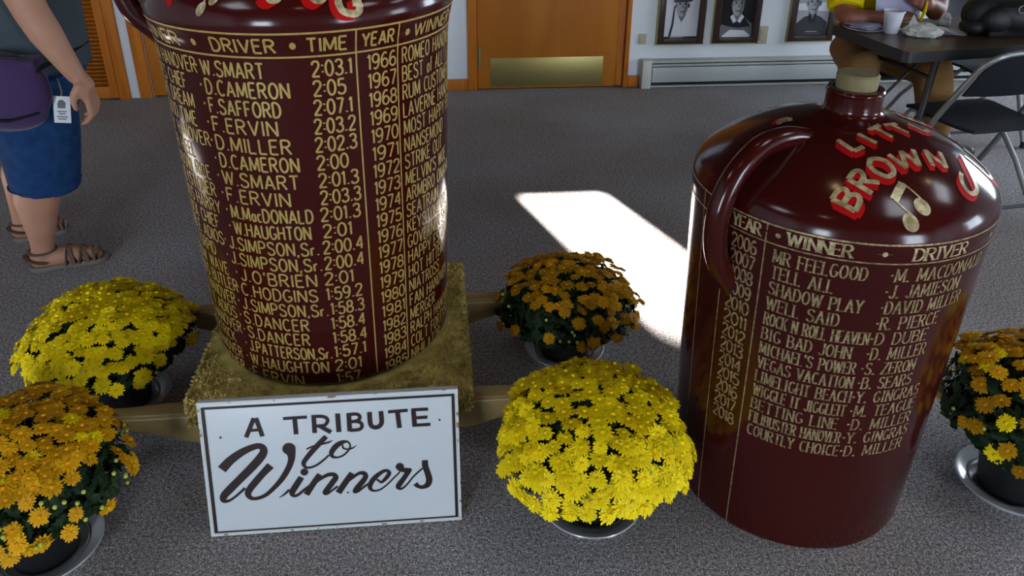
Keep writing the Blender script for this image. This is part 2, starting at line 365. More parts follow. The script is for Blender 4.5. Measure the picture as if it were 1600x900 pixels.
def ribbon(mb, pts, half, fmap, step=.006, contrast=None, mi=0, lift=0):
    """pts in metres (2D); half = half stroke width; contrast = thin factor for level strokes"""
    P = []
    for i in range(len(pts)-1):
        a, b = pts[i], pts[i+1]; L = math.hypot(b[0]-a[0], b[1]-a[1]); n = max(1, int(L/step))
        for k in range(n): P.append((a[0]+(b[0]-a[0])*k/n, a[1]+(b[1]-a[1])*k/n))
    P.append(pts[-1]); n = len(P); vs = []
    closed = math.hypot(P[0][0]-P[-1][0], P[0][1]-P[-1][1]) < 1e-5 and n > 4
    for i in range(n):
        a = P[i-1] if i > 0 else (P[-2] if closed else P[0]); b = P[i+1] if i < n-1 else (P[1] if closed else P[-1])
        dx, dy = b[0]-a[0], b[1]-a[1]; L = math.hypot(dx, dy) or 1; nx, ny = -dy/L, dx/L
        h = half
        if contrast: h = half*(contrast+(1-contrast)*abs(dy)/L)
        vs.append((P[i][0]+nx*h, P[i][1]+ny*h)); vs.append((P[i][0]-nx*h, P[i][1]-ny*h))
    mb.add([fmap(x, y, lift) for x, y in vs], [(2*i, 2*i+1, 2*i+3, 2*i+2) for i in range(n-1)], mi)
def write(mb, txt, u0, u1, v, cap, fmap, weight, serif=False, mi=0, gap=.2):
    """text from u0 to u1 (metres along), centred at height v"""
    ss, nat = text_strokes(txt, serif, gap); sx = (u1-u0)/nat
    for k, (s, sf) in enumerate(ss):
        pts = [(u0+x*sx, v-cap/2+y*cap) for x, y in s]
        ribbon(mb, pts, weight, fmap, contrast=.42 if serif else None, mi=mi, lift=(k % 7)*.00003)
        if serif and len(s) >= 2:
            for e, nb in ((pts[0], pts[1]), (pts[-1], pts[-2])):
                if abs(nb[1]-e[1]) > abs(nb[0]-e[0])*.8 and (abs(e[1]-(v-cap/2)) < cap*.03 or abs(e[1]-(v+cap/2)) < cap*.03):
                    ribbon(mb, [(e[0]-weight*1.55, e[1]), (e[0]+weight*1.55, e[1])], weight*.45, fmap, mi=mi, lift=.0002)
                elif abs(nb[1]-e[1]) < abs(nb[0]-e[0])*.3 and len(s) == 2 and math.hypot(nb[0]-e[0], nb[1]-e[1]) > cap*.2:
                    if e[0] > nb[0]: ribbon(mb, [(e[0], e[1]-cap*.085), (e[0], e[1]+cap*.085)], weight*.45, fmap, mi=mi, lift=.0002)
# traced outlines of the painted lettering, millimetres on each surface
SIGN_SMOOTH=[[(41.1,177.2,11.5),(62.8,199.2,10.5),(88.7,217.5,9.2),(111.5,228.2,8.0),(129.4,232.5,7.3),(139.4,227.5,8.1),(140.4,215.3,9.3),(129.9,199.3,10.1),(108.2,176.0,10.1),(80.9,149.5,9.7),(55.6,124.8,9.8),(40.3,108.5,9.0),(37.2,97.0,7.1),(44.9,92.9,4.3),(57.6,97.8,3.1),(75.5,111.7,3.1),(90.2,124.6,3.5)],[(153.8,179.7,9.8),(135.8,161.7,8.6),(117.3,141.2,8.6),(101.9,122.6,8.3),(95.4,109.1,7.5),(101.0,97.4,5.1),(115.1,95.2,4.4),(136.1,102.6,4.8),(158.6,122.0,5.6),(179.5,146.0,6.7),(196.7,174.6,7.1),(203.6,196.7,8.2),(202.7,213.5,11.7),(200.1,221.5,13.6)],[(287.6,246.9,5.9),(272.4,231.3,6.5),(252.5,210.3,6.5),(236.7,191.2,5.9),(230.6,180.3,5.5),(233.6,170.5,3.6),(244.3,168.0,2.8),(260.8,173.7,2.8),(278.0,186.2,2.6),(291.1,197.8,2.4)],[(239.4,216.8,1.6),(253.7,222.5,2.4),(276.0,227.8,2.7),(292.1,231.2,2.4),(302.0,235.7,0.8)],[(336.7,230.7,2.4),(323.6,229.3,5.1),(309.0,220.2,6.7),(297.7,205.2,5.9),(298.7,193.9,4.0),(310.4,190.4,2.4),(324.9,195.6,2.4),(337.9,208.3,2.4),(341.9,220.3,2.0),(336.7,230.7,2.4)],[(323.3,224.8,2.0),(325.4,214.2,2.4),(334.1,210.8,2.0),(346.2,212.2,2.0),(356.7,219.0,0.6)],[(222.8,144.2,7.0),(209.6,124.2,7.6),(198.5,106.2,7.2),(200.5,96.7,4.4),(210.7,97.1,3.6),(228.4,111.1,3.2),(245.9,123.9,2.8)],[(166.7,93.2,0.6),(178.7,100.6,2.4),(192.2,112.6,3.2)],[(266.4,148.1,7.0),(250.1,126.0,7.2),(231.0,96.8,7.3)],[(247.7,121.5,2.8),(267.3,136.4,3.6),(284.4,145.7,4.8),(298.5,145.9,5.2),(302.9,137.4,6.5),(294.7,125.2,6.9),(280.9,107.3,6.9),(274.4,98.8,5.3),(279.8,95.6,3.3),(292.9,104.1,2.4),(306.0,113.8,2.8)],[(342.3,146.3,7.1),(325.1,123.0,7.3),(306.5,96.0,7.4)],[(325.0,120.7,2.8),(344.5,135.7,3.7),(359.5,145.1,4.1),(370.6,143.2,5.7),(373.1,133.7,6.1),(363.9,120.3,6.6),(350.5,104.7,6.6),(345.7,96.7,4.9),(354.0,97.3,3.3),(367.1,107.0,2.9),(378.0,114.6,2.9)],[(409.9,116.1,3.1),(419.7,125.2,4.6),(428.9,137.7,5.2),(427.8,145.7,4.0),(418.6,147.2,4.0),(404.2,138.6,5.2),(389.4,123.8,6.2),(382.6,110.1,5.9),(384.0,100.2,4.3),(392.3,95.1,2.5),(406.5,97.7,2.2),(424.3,110.7,2.0),(440.8,127.2,2.0),(455.4,141.2,2.0)],[(399.6,125.7,2.5),(410.6,115.2,2.8)],[(452.7,148.4,4.6),(468.0,145.6,5.9),(483.6,145.8,3.7)],[(477.3,144.1,6.2),(464.0,123.8,6.2),(450.6,105.2,6.6),(450.6,98.4,4.1),(458.1,96.6,2.8),(471.1,107.3,2.2),(487.6,127.5,2.2),(503.8,142.3,2.2),(510.2,148.0,1.9)],[(516.3,168.5,7.1),(516.3,153.7,7.2),(521.5,134.0,7.2),(524.6,116.0,7.6),(519.8,102.1,6.9),(507.0,96.7,4.7),(496.1,101.1,5.0),(490.8,107.7,6.0)]]
SIGN_STRAIGHT=[[(104.0,256.6,5.3),(126.0,304.5,5.2)],[(141.5,256.7,5.3),(130.4,304.6,5.2)],[(113.8,273.7,3.8),(137.5,274.2,3.8)],[(191.9,299.1,3.8),(246.9,299.7,3.9)],[(218.3,299.3,5.3),(219.0,257.0,5.4)],[(262.3,304.0,5.3),(261.9,257.5,5.4)],[(261.8,299.5,4.2),(278.9,299.5,4.2),(290.5,295.2,4.2),(293.6,286.8,4.2),(287.3,277.1,4.2),(276.5,275.1,4.2),(263.0,275.2,4.2)],[(275.0,274.5,5.4),(299.7,256.9,5.4)],[(317.7,304.2,5.7),(317.9,256.5,5.8)],[(343.3,303.8,5.4),(343.3,256.7,5.5)],[(343.0,299.9,4.2),(360.3,300.2,4.2),(368.1,294.8,4.2),(366.9,286.9,4.2),(358.9,282.0,4.2),(343.7,281.2,4.2)],[(358.9,282.0,4.2),(369.3,277.4,4.3),(372.6,268.8,4.3),(368.1,261.3,4.3),(358.8,259.2,4.3),(343.5,259.1,4.3)],[(391.7,303.4,5.5),(391.7,279.5,5.5),(394.6,267.5,5.5),(403.6,263.0,5.5),(413.0,265.8,5.5),(418.8,276.2,5.5),(418.3,304.0,5.5)],[(434.9,301.1,4.0),(481.0,302.2,4.0)],[(456.6,300.9,5.5),(459.9,258.0,5.6)],[(494.3,304.4,5.5),(495.7,259.3,5.6)],[(490.2,302.7,4.0),(528.8,302.5,4.0)],[(492.5,281.8,4.0),(526.7,281.9,4.0)],[(491.8,262.5,4.0),(533.0,262.5,4.1)]]
SIGN_DOTS=[[(199.6,220.8,15.2)],[(230.6,157.4,9.1)],[(455.8,155.7,9.9)],[(554.9,272.8,2.8)],[(46.1,260.0,2.8)],[(329.1,95.5,2.5)]]
TITLE_R=[([[(-117,-246,895),(-98,-260,890),(-81,-273,883)],[(-117,-246,895),(-102,-234,908),(-90,-235,910),(-88,-246,904),(-100,-258,891)],[(-100,-258,891),(-84,-247,904),(-71,-250,905),(-70,-261,897),(-81,-273,883)]],[[(-116,-250,892),(-98,-264,887),(-81,-277,880)],[(-116,-250,892),(-102,-239,905),(-91,-240,908),(-88,-250,901),(-99,-262,888)],[(-99,-262,888),(-84,-251,901),(-71,-254,902),(-70,-265,894),(-81,-277,880)],[(-116,-253,889),(-98,-268,884),(-80,-280,877)],[(-116,-253,889),(-102,-243,902),(-91,-244,905),(-88,-255,898),(-99,-265,885)],[(-99,-265,885),(-84,-255,899),(-71,-258,899),(-70,-268,891),(-80,-280,877)],[(-116,-257,886),(-98,-271,881),(-80,-283,875)],[(-116,-257,886),(-102,-247,900),(-91,-248,902),(-88,-257,895),(-99,-269,883)],[(-99,-269,883),(-84,-258,896),(-71,-262,897),(-69,-271,888),(-80,-283,875)]]),([[(-80,-218,924),(-62,-235,917),(-45,-250,909)],[(-80,-218,924),(-65,-204,934),(-53,-206,935),(-52,-219,928),(-65,-231,919)],[(-59,-225,924),(-42,-228,924),(-26,-231,923)]],[[(-81,-221,921),(-64,-238,914),(-47,-254,906)],[(-81,-221,921),(-67,-208,932),(-55,-210,933),(-53,-223,926),(-66,-234,916)],[(-61,-228,921),(-44,-231,921),(-28,-235,921)],[(-83,-224,919),(-65,-241,911),(-48,-257,904)],[(-83,-224,919),(-69,-212,930),(-56,-214,931),(-55,-226,923),(-68,-237,914)],[(-63,-232,919),(-46,-235,919),(-30,-238,918)],[(-84,-227,917),(-67,-244,909),(-49,-260,902)],[(-84,-227,917),(-70,-215,928),(-58,-217,929),(-56,-229,921),(-69,-240,912)],[(-64,-234,916),(-47,-238,917),(-31,-241,916)]]),([[(-31,-187,947),(-27,-181,951),(-14,-179,952),(0,-185,949),(8,-198,942),(7,-212,935),(-3,-220,932),(-14,-218,932),(-26,-209,937),(-33,-196,942),(-31,-187,947)]],[[(-33,-192,944),(-29,-185,948),(-16,-183,950),(-3,-190,947),(6,-203,940),(5,-217,933),(-4,-224,929),(-16,-222,930),(-28,-213,934),(-34,-200,940),(-33,-192,944)],[(-35,-197,942),(-31,-190,946),(-18,-188,947),(-4,-195,944),(4,-208,937),(3,-221,930),(-6,-228,926),(-17,-227,927),(-30,-217,931),(-37,-205,937),(-35,-197,942)],[(-37,-200,940),(-32,-194,943),(-20,-193,945),(-6,-199,942),(2,-212,935),(1,-225,928),(-7,-231,924),(-18,-230,924),(-32,-222,929),(-38,-209,935),(-37,-200,940)]]),([[(12,-169,957),(24,-185,948),(36,-200,940)],[(36,-200,940),(41,-158,960)],[(41,-158,960),(54,-174,951),(66,-190,941)],[(66,-190,941),(69,-148,960)]],[[(10,-173,955),(21,-189,946),(33,-205,938)],[(33,-205,938),(39,-162,958)],[(39,-162,958),(51,-178,949),(63,-196,939)],[(63,-196,939),(65,-154,959)],[(7,-177,953),(18,-194,944),(30,-209,936)],[(30,-209,936),(35,-168,957)],[(35,-168,957),(48,-183,947),(60,-200,937)],[(60,-200,937),(62,-159,957)],[(5,-181,951),(16,-198,943),(28,-213,934)],[(28,-213,934),(33,-171,955)],[(33,-171,955),(45,-187,945),(57,-204,936)],[(57,-204,936),(59,-163,955)]]),([[(96,-142,956),(96,-164,947),(96,-184,938)],[(96,-142,956),(111,-161,944),(126,-178,932)],[(126,-178,932),(131,-134,948)]],[[(93,-147,955),(93,-168,946),(94,-188,936)],[(93,-147,955),(109,-165,943),(123,-183,931)],[(123,-183,931),(128,-139,947)],[(90,-152,954),(91,-172,944),(92,-192,935)],[(90,-152,954),(106,-169,942),(120,-188,930)],[(120,-188,930),(125,-145,946)],[(88,-155,953),(89,-176,943),(90,-196,934)],[(88,-155,953),(104,-173,941),(118,-191,929)],[(118,-191,929),(122,-149,945)]]),([[(192,-107,931),(187,-148,920),(186,-182,905),(183,-201,896),(169,-216,894),(156,-218,899),(150,-207,908),(151,-192,915),(159,-176,920)]],[[(186,-116,931),(181,-155,919),(181,-188,904),(180,-206,895),(166,-220,892),(153,-223,898),(147,-213,906),(147,-197,914),(156,-182,919)],[(180,-126,931),(177,-162,918),(178,-194,903),(176,-211,893),(163,-226,891),(150,-227,896),(143,-218,905),(144,-202,913),(152,-188,918)],[(176,-133,931),(173,-167,918),(174,-199,902),(173,-215,892),(160,-229,889),(148,-230,895),(141,-221,903),(141,-207,911),(149,-192,916)]]),([[(237,-104,906),(272,-89,883),(279,-117,869),(286,-120,859),(267,-142,865)]],[[(235,-110,906),(269,-97,884),(280,-117,866),(287,-120,857),(268,-143,862)],[(233,-114,906),(266,-103,884),(281,-118,864),(288,-121,855),(270,-143,860)],[(232,-118,905),(264,-108,884),(282,-118,862),(289,-121,853),(271,-143,858)]]),([[(-72,-119,969),(-60,-141,964),(-51,-157,960)],[(-51,-157,960),(-29,-147,965)]],[[(-74,-125,967),(-63,-147,962),(-52,-162,957)],[(-52,-162,957),(-31,-153,963)],[(-76,-131,965),(-64,-152,959),(-54,-167,954)],[(-54,-167,954),(-33,-158,961)],[(-78,-136,963),(-66,-156,957),(-55,-170,952)],[(-55,-170,952),(-35,-163,959)]]),([[(-28,-108,980),(-15,-124,975),(0,-138,970)]],[[(-30,-113,978),(-17,-130,973),(-2,-143,968)],[(-31,-118,975),(-18,-135,971),(-4,-148,966)],[(-33,-123,974),(-20,-139,969),(-6,-153,964)]]),([[(-1,-98,985),(30,-77,991)],[(13,-89,988),(26,-103,982),(40,-117,975)]],[[(-2,-102,983),(28,-82,989)],[(12,-93,986),(25,-108,980),(38,-122,974)],[(-3,-107,981),(27,-87,988)],[(11,-98,985),(23,-113,978),(37,-126,972)],[(-4,-111,980),(26,-91,986)],[(11,-101,983),(22,-117,977),(36,-130,971)]]),([[(39,-78,989),(72,-61,986)],[(55,-70,988),(70,-82,981),(84,-92,975)]],[[(38,-82,987),(70,-66,985)],[(54,-75,987),(68,-87,980),(83,-97,974)],[(38,-86,986),(69,-71,984)],[(53,-80,986),(68,-91,979),(82,-102,973)],[(37,-90,985),(68,-76,984)],[(52,-84,985),(67,-95,978),(81,-106,972)]]),([[(102,-47,980),(117,-54,973),(131,-64,967)],[(131,-64,967),(150,-46,963)]],[[(99,-53,979),(114,-61,973),(128,-70,967)],[(128,-70,967),(148,-53,963)],[(97,-59,979),(112,-67,973),(126,-76,967)],[(126,-76,967),(144,-60,963)],[(96,-64,979),(111,-71,972),(125,-80,966)],[(125,-80,966),(142,-65,963)]])]
NOTES_R={'beam':[(-7,-263,903),(5,-248,913),(18,-233,923)],'s1':[(18,-233,923),(33,-247,912),(47,-261,901)],'s2':[(-7,-262,903),(6,-276,892),(21,-287,881)],'h1':[(43,-272,892)],'h2':[(15,-297,872)]}
TITLE_L=[([[(31,-307,1272),(38,-330,1249),(31,-339,1235),(19,-340,1235),(12,-335,1244)]],[[(23,-312,1268),(30,-333,1245),(23,-342,1231),(11,-343,1231),(4,-338,1240)],[(16,-316,1264),(22,-336,1241),(15,-345,1227),(3,-345,1227),(-4,-340,1236)]]),([[(88,-294,1274),(95,-322,1244),(107,-326,1231),(120,-317,1237),(122,-287,1269)]],[[(83,-299,1271),(90,-326,1240),(102,-330,1227),(114,-322,1233),(117,-293,1266)],[(78,-304,1267),(84,-329,1236),(96,-334,1223),(109,-326,1230),(112,-299,1262)]]),([[(183,-275,1251),(168,-273,1261),(153,-292,1252),(146,-310,1232),(154,-320,1212),(171,-314,1203),(185,-305,1205),(186,-296,1220)],[(173,-303,1222),(190,-293,1220)]],[[(179,-280,1249),(163,-278,1258),(148,-297,1250),(141,-314,1229),(149,-323,1209),(166,-317,1201),(180,-308,1203),(181,-300,1217)],[(168,-307,1219),(186,-298,1218)],[(174,-285,1246),(159,-284,1256),(143,-301,1247),(137,-317,1227),(144,-325,1206),(161,-320,1198),(175,-312,1200),(177,-305,1215)],[(163,-311,1217),(181,-303,1215)]]),([[(-206,-265,1244),(-203,-281,1225)]],[[(-207,-269,1238),(-204,-285,1219)],[(-207,-273,1232),(-204,-289,1213)]])]
NOTES_L={'h1':[(-126,-330,1215)],'s1':[(-118,-327,1224),(-118,-318,1238),(-117,-308,1252)],'h2':[(-97,-327,1235)]}
# ------------------------------------------------------------------ the room
def quadbox(mb, u0, u1, d0, d1, z0, z1, mi=0):
    vs = [RW(u, d, z) for u in (u0, u1) for d in (d0, d1) for z in (z0, z1)]
    mb.add(vs, [(0, 1, 3, 2), (4, 6, 7, 5), (0, 4, 5, 1), (2, 3, 7, 6), (0, 2, 6, 4), (1, 5, 7, 3)], mi)
def pierced(name, a0, a1, z0, z1, holes, put, m, label):
    A = sorted({a0, a1, *[h[0] for h in holes], *[h[1] for h in holes]}); Z = sorted({z0, z1, *[h[2] for h in holes], *[h[3] for h in holes]})
    mb = MB()
    for i in range(len(A)-1):
        for j in range(len(Z)-1):
            ca, cz = (A[i]+A[i+1])/2, (Z[j]+Z[j+1])/2
            if any(h[0] < ca < h[1] and h[2] < cz < h[3] for h in holes): continue
            put(mb, A[i], A[i+1], Z[j], Z[j+1])
    return tag(mb.build(name, m, smooth=False), label, 'wall', kind='structure')
TK = .14
mb = MB(); quadbox(mb, LU-TK, RU+TK, -TK, FD+TK, -.1, 0)
tag(mb.build('floor', M['carpet'], smooth=False), 'grey speckled loop carpet covering the whole floor', 'floor', kind='structure')
mb = MB(); quadbox(mb, LU-TK, RU+TK, -TK, FD+TK, CH, CH+.1)
tag(mb.build('ceiling', M['ceil'], smooth=False), 'dark wooden ceiling above the room', 'ceiling', kind='structure')
DOOR = (-.185, .775, 0, 2.05); DOOR2 = (-2.205, -1.30, 0, 2.05)
pierced('wall_back', LU-TK, RU+TK, 0, CH, [DOOR, DOOR2]+ADDED_BACK_WIN, lambda mb, a, b, c, d: quadbox(mb, a, b, -TK, 0, c, d), M['wall'], 'pale grey-blue painted back wall with doors and pictures')
pierced('wall_front', LU-TK, RU+TK, 0, CH, FRONT_WIN, lambda mb, a, b, c, d: quadbox(mb, a, b, FD, FD+TK, c, d), M['wall'], 'pale painted wall with two windows facing the jugs')
pierced('wall_left', 0, FD, 0, CH, [], lambda mb, a, b, c, d: quadbox(mb, LU-TK, LU, a, b, c, d), M['wall'], 'plain pale painted wall at the left end')
pierced('wall_right', 0, FD, 0, CH, RIGHT_WIN, lambda mb, a, b, c, d: quadbox(mb, RU, RU+TK, a, b, c, d), M['wall'], 'pale painted wall with two windows at the right end')
wn = 0
def window(put, a0, a1, z0, z1, bars, label):
    global wn; wn += 1
    mb = MB(); t = .045
    for q in ((a0, a0+t, z0, z1), (a1-t, a1, z0, z1), (a0+t, a1-t, z0, z0+t), (a0+t, a1-t, z1-t, z1)): put(mb, *q, .02, .10)
    for k in range(1, bars):
        x = a0+(a1-a0)*k/bars; put(mb, x-.015, x+.015, z0+t, z1-t, .03, .08)
    o = tag(mb.build('window_%d' % wn, M['wallw'], smooth=False), label, 'window', kind='structure')
    mg = MB(); put(mg, a0+t, a1-t, z0+t, z1-t, .052, .056); mg.build('window_pane', M['glass'], o, smooth=False)
for k, w in enumerate(ADDED_BACK_WIN):
    window(lambda mb, a, b, c, d, e, f: quadbox(mb, a, b, -f, -e, c, d), *w, 1, ('added narrow window beside the wooden door, placed to cast the sun patch', 'added narrow window at the far left of the back wall, placed to let sun in')[k])
for k, w in enumerate(FRONT_WIN):
    window(lambda mb, a, b, c, d, e, f: quadbox(mb, a, b, FD+e, FD+f, c, d), *w, 2, ('left window in the front wall', 'right tall window in the front wall')[k])
for k, w in enumerate(RIGHT_WIN):
    window(lambda mb, a, b, c, d, e, f: quadbox(mb, RU+e, RU+f, a, b, c, d), *w, 2, ('right wall window nearest the folding table', 'right wall window nearer the front')[k])
# wooden door with brass kick plate
def slab(name, u0, u1, d0, d1, z0, z1, m, parent, bev=.004):
    mb = MB(); rot = Matrix.Rotation(YAW, 3, 'Z')
    mb.box(RW((u0+u1)/2, (d0+d1)/2, (z0+z1)/2), (u1-u0, abs(d1-d0), z1-z0), rot, bev=bev)
    return mb.build(name, m, parent)
d1 = tag(slab('door_1', -.175, .722, -.035, .008, .006, 2.03, M['oakv'], None), 'plain oak veneer door with a brass kick plate in the back wall', 'door', kind='structure')
slab('kick_plate', -.092, .636, .008, .011, .02, .207, M['brass'], d1, .001)['label'] = 'brushed brass kick plate'
mb = MB()
for u0, u1, z0, z1 in ((-.235, -.178, 0, 2.10), (.772, .802, 0, 2.10), (-.235, .802, 2.04, 2.10)):
    mb.box(RW((u0+u1)/2, .008, (z0+z1)/2), (u1-u0, .028, z1-z0), Matrix.Rotation(YAW, 3, 'Z'), bev=.005)
mb.box(RW(.748, -.05, 1.02), (.045, .09, 2.04), Matrix.Rotation(YAW, 3, 'Z'))
mb.build('door_casing', M['oak'], d1)
slab('leak_backing', -.185, .775, -.14, -.10, 0, 2.05, M['dark'], d1, 0); slab('leak_strip', -.185, .775, -.10, .0, 0, .005, M['dark'], d1, 0)  # dark backing and floor strip added to stop light leaking past the door
for z in (.22, 1.0, 1.8):
    mb = MB(); mb.tube([RW(-.163, .016, z-.07), RW(-.163, .016, z+.07)], .010, 12); mb.box(RW(-.172, .010, z), (.02, .006, .14), Matrix.Rotation(YAW, 3, 'Z'))
    mb.build('hinge', M['brass'], d1)
mb = MB(); mb.tube([RW(.655, .008, .98), RW(.655, .05, .98)], .012); mb.lathe([(0, 0), (.026, .004), (.03, .02), (.022, .034), (0, .036)], seg=24)
for i in range(len(mb.v)-5*24, len(mb.v)): v = Vector(mb.v[i]); mb.v[i] = tuple(RW(.655+v.x, .05+v.z, .98+v.y))
mb.build('door_knob', M['brass'], d1)
# louvred closet doors on the left
d2 = MB()
def stile(u0, u1, z0, z1, d=.042, t=.036): d2.box(RW((u0+u1)/2, d-t/2, (z0+z1)/2), (u1-u0, t, z1-z0), Matrix.Rotation(YAW, 3, 'Z'), bev=.004)
for a, b in ((-2.83, -2.40), (-3.28, -2.85)):
    stile(a, a+.05, .01, 2.03); stile(b-.05, b, .01, 2.03); stile(a+.05, b-.05, .01, .085); stile(a+.05, b-.05, 1.95, 2.03); stile(a+.05, b-.05, .98, 1.05)
d2 = tag(d2.build('door_2', M['oak']), 'orange oak louvred bifold closet door behind the woman', 'door', kind='structure')
for a, b in ((-2.83, -2.40), (-3.28, -2.85)):
    mb = MB(); z = .10
    while z < 1.945:
        if not .965 < z < 1.06:
            mb.box(RW((a+b)/2, .022, z), (b-a-.098, .034, .0075), Matrix.Rotation(YAW, 3, 'Z') @ Matrix.Rotation(R(-38), 3, 'X'))
        z += .0245
    mb.build('louvre_slats', M['oak'], d2, smooth=False)
    mb = MB(); mb.box(RW((a+b)/2, .005, 1.0), (b-a, .006, 1.95), Matrix.Rotation(YAW, 3, 'Z')); mb.build('back_board', M['dark'], d2, smooth=False)
mb = MB()
for u0, u1, z0, z1 in ((-2.398, -2.338, 0, 2.11), (-3.36, -3.30, 0, 2.11), (-3.30, -2.398, 2.05, 2.11)):
    mb.box(RW((u0+u1)/2, .020, (z0+z1)/2), (u1-u0, .05, z1-z0), Matrix.Rotation(YAW, 3, 'Z'), bev=.005)
mb.build('door_casing', M['oak'], d2)
tag(slab('trim_1', -2.338, -2.284, 0, .014, 0, 2.6, M['wallw'], None), 'white painted vertical strip between the louvred door and the panelled door', 'trim', kind='structure')
# panelled door
d3 = MB(); stile_ = lambda u0, u1, z0, z1, d, t: d3.box(RW((u0+u1)/2, d-t/2, (z0+z1)/2), (u1-u0, t, z1-z0), Matrix.Rotation(YAW, 3, 'Z'), bev=.005)
for u0, u1, z0, z1 in ((-2.20, -2.09, .01, 2.03), (-1.41, -1.305, .01, 2.03), (-2.09, -1.41, .01, .20), (-2.09, -1.41, .95, 1.08), (-2.09, -1.41, 1.90, 2.03)): stile_(u0, u1, z0, z1, .006, .04)
stile_(-2.09, -1.41, .2, .95, -.008, .02); stile_(-2.09, -1.41, 1.08, 1.9, -.008, .02)
slab_back = None
d3 = tag(d3.build('door_3', M['oakv']), 'oak panelled door mostly hidden behind the tall jug', 'door', kind='structure')
mb = MB()
for u0, u1, z0, z1 in ((-2.282, -2.208, 0, 2.11), (-1.30, -1.235, 0, 2.11), (-2.208, -1.30, 2.05, 2.11)):
    mb.box(RW((u0+u1)/2, .010, (z0+z1)/2), (u1-u0, .03, z1-z0), Matrix.Rotation(YAW, 3, 'Z'), bev=.005)
mb.build('door_casing', M['oak'], d3)
slab('back_board', -2.205, -1.30, -.13, -.10, 0, 2.05, M['dark'], d3, 0)
mb = MB()
for a, b, z0, z1 in ((LU, -3.96, .95, CH), (-3.44, -3.37, .95, CH), (-1.23, -.71, .95, CH), (-.25, -.24, .95, CH), (.81, RU, .95, CH), (-3.96, -3.44, 2.24, CH), (-3.37, -1.23, 2.13, CH), (-.71, -.25, 2.24, CH), (-.24, .81, 2.12, CH)): quadbox(mb, a, b, .001, .012, z0, z1)
tag(mb.build('added_panelling', M['panel'], smooth=False), 'added dark panelling on the unseen upper back wall to darken jug reflections', 'panelling', kind='structure')  # added out-of-view panelling that darkens the reflections on the jug shoulders
mb = MB()
for a, b in ((-1.235, -.235), (.802, .878)): mb.box(RW((a+b)/2, .007, .037), (b-a, .014, .074), Matrix.Rotation(YAW, 3, 'Z'), bev=.004)
tag(mb.build('baseboard_back', M['oak']), 'low oak baseboard either side of the wooden door', 'baseboard', kind='structure')
# baseboard heater
ht = thing('baseboard_heater', 'long beige baseboard heater under the framed portraits', 'heater', RW(2.6, 0, 0), YAW)
def hbox(name, x0, x1, d0, d1, z0, z1, m, bev=.003):
    mb = MB(); mb.box(((x0+x1)/2-2.6, -(d0+d1)/2, (z0+z1)/2), (x1-x0, d1-d0, z1-z0), bev=bev); return mb.build(name, m, ht)
hbox('back_plate', .94, 4.3, 0, .012, .005, .182, M['enamelb']); hbox('top_cover', .94, 4.3, .012, .062, .166, .182, M['enamel'])
hbox('damper_flap', .95, 4.3, .03, .055, .142, .157, M['enamelb']); hbox('front_panel', .95, 4.3, .058, .068, .040, .140, M['enamelb'])
hbox('fin_element', .95, 4.3, .014, .05, .02, .13, M['dark']); hbox('foot_rail', .95, 4.3, .05, .060, .004, .016, M['enamelb'])
hbox('end_cap', .882, .945, 0, .074, .0, .186, M['enamel'], .006); hbox('end_cap', 4.29, 4.35, 0, .074, .0, .186, M['enamel'], .006)
# wall plates
o = thing('wall_plate', 'small ivory blank wall plate beside the leftmost portrait', 'wall plate', RW(.884, .0, .312), YAW)
mb = MB(); mb.box((0, -.004, 0), (.05, .008, .066), bev=.003); mb.build('cover', M['plate'], o)
mb = MB(); mb.tube([(0, -.006, .0), (0, -.0098, .0)], .003, 10); mb.build('screw', M['ring'], o)
o = thing('wall_outlet', 'ivory double power outlet between the second and third portraits', 'outlet', RW(1.672, .0, .325), YAW)
mb = MB(); mb.box((0, -.004, 0), (.07, .008, .115), bev=.003); mb.build('cover', M['plate'], o)
for z in (-.022, .022):
    mb = MB(); mb.box((0, -.009, z), (.034, .004, .028), bev=.002)
    mb.build('socket', M['plate'], o)
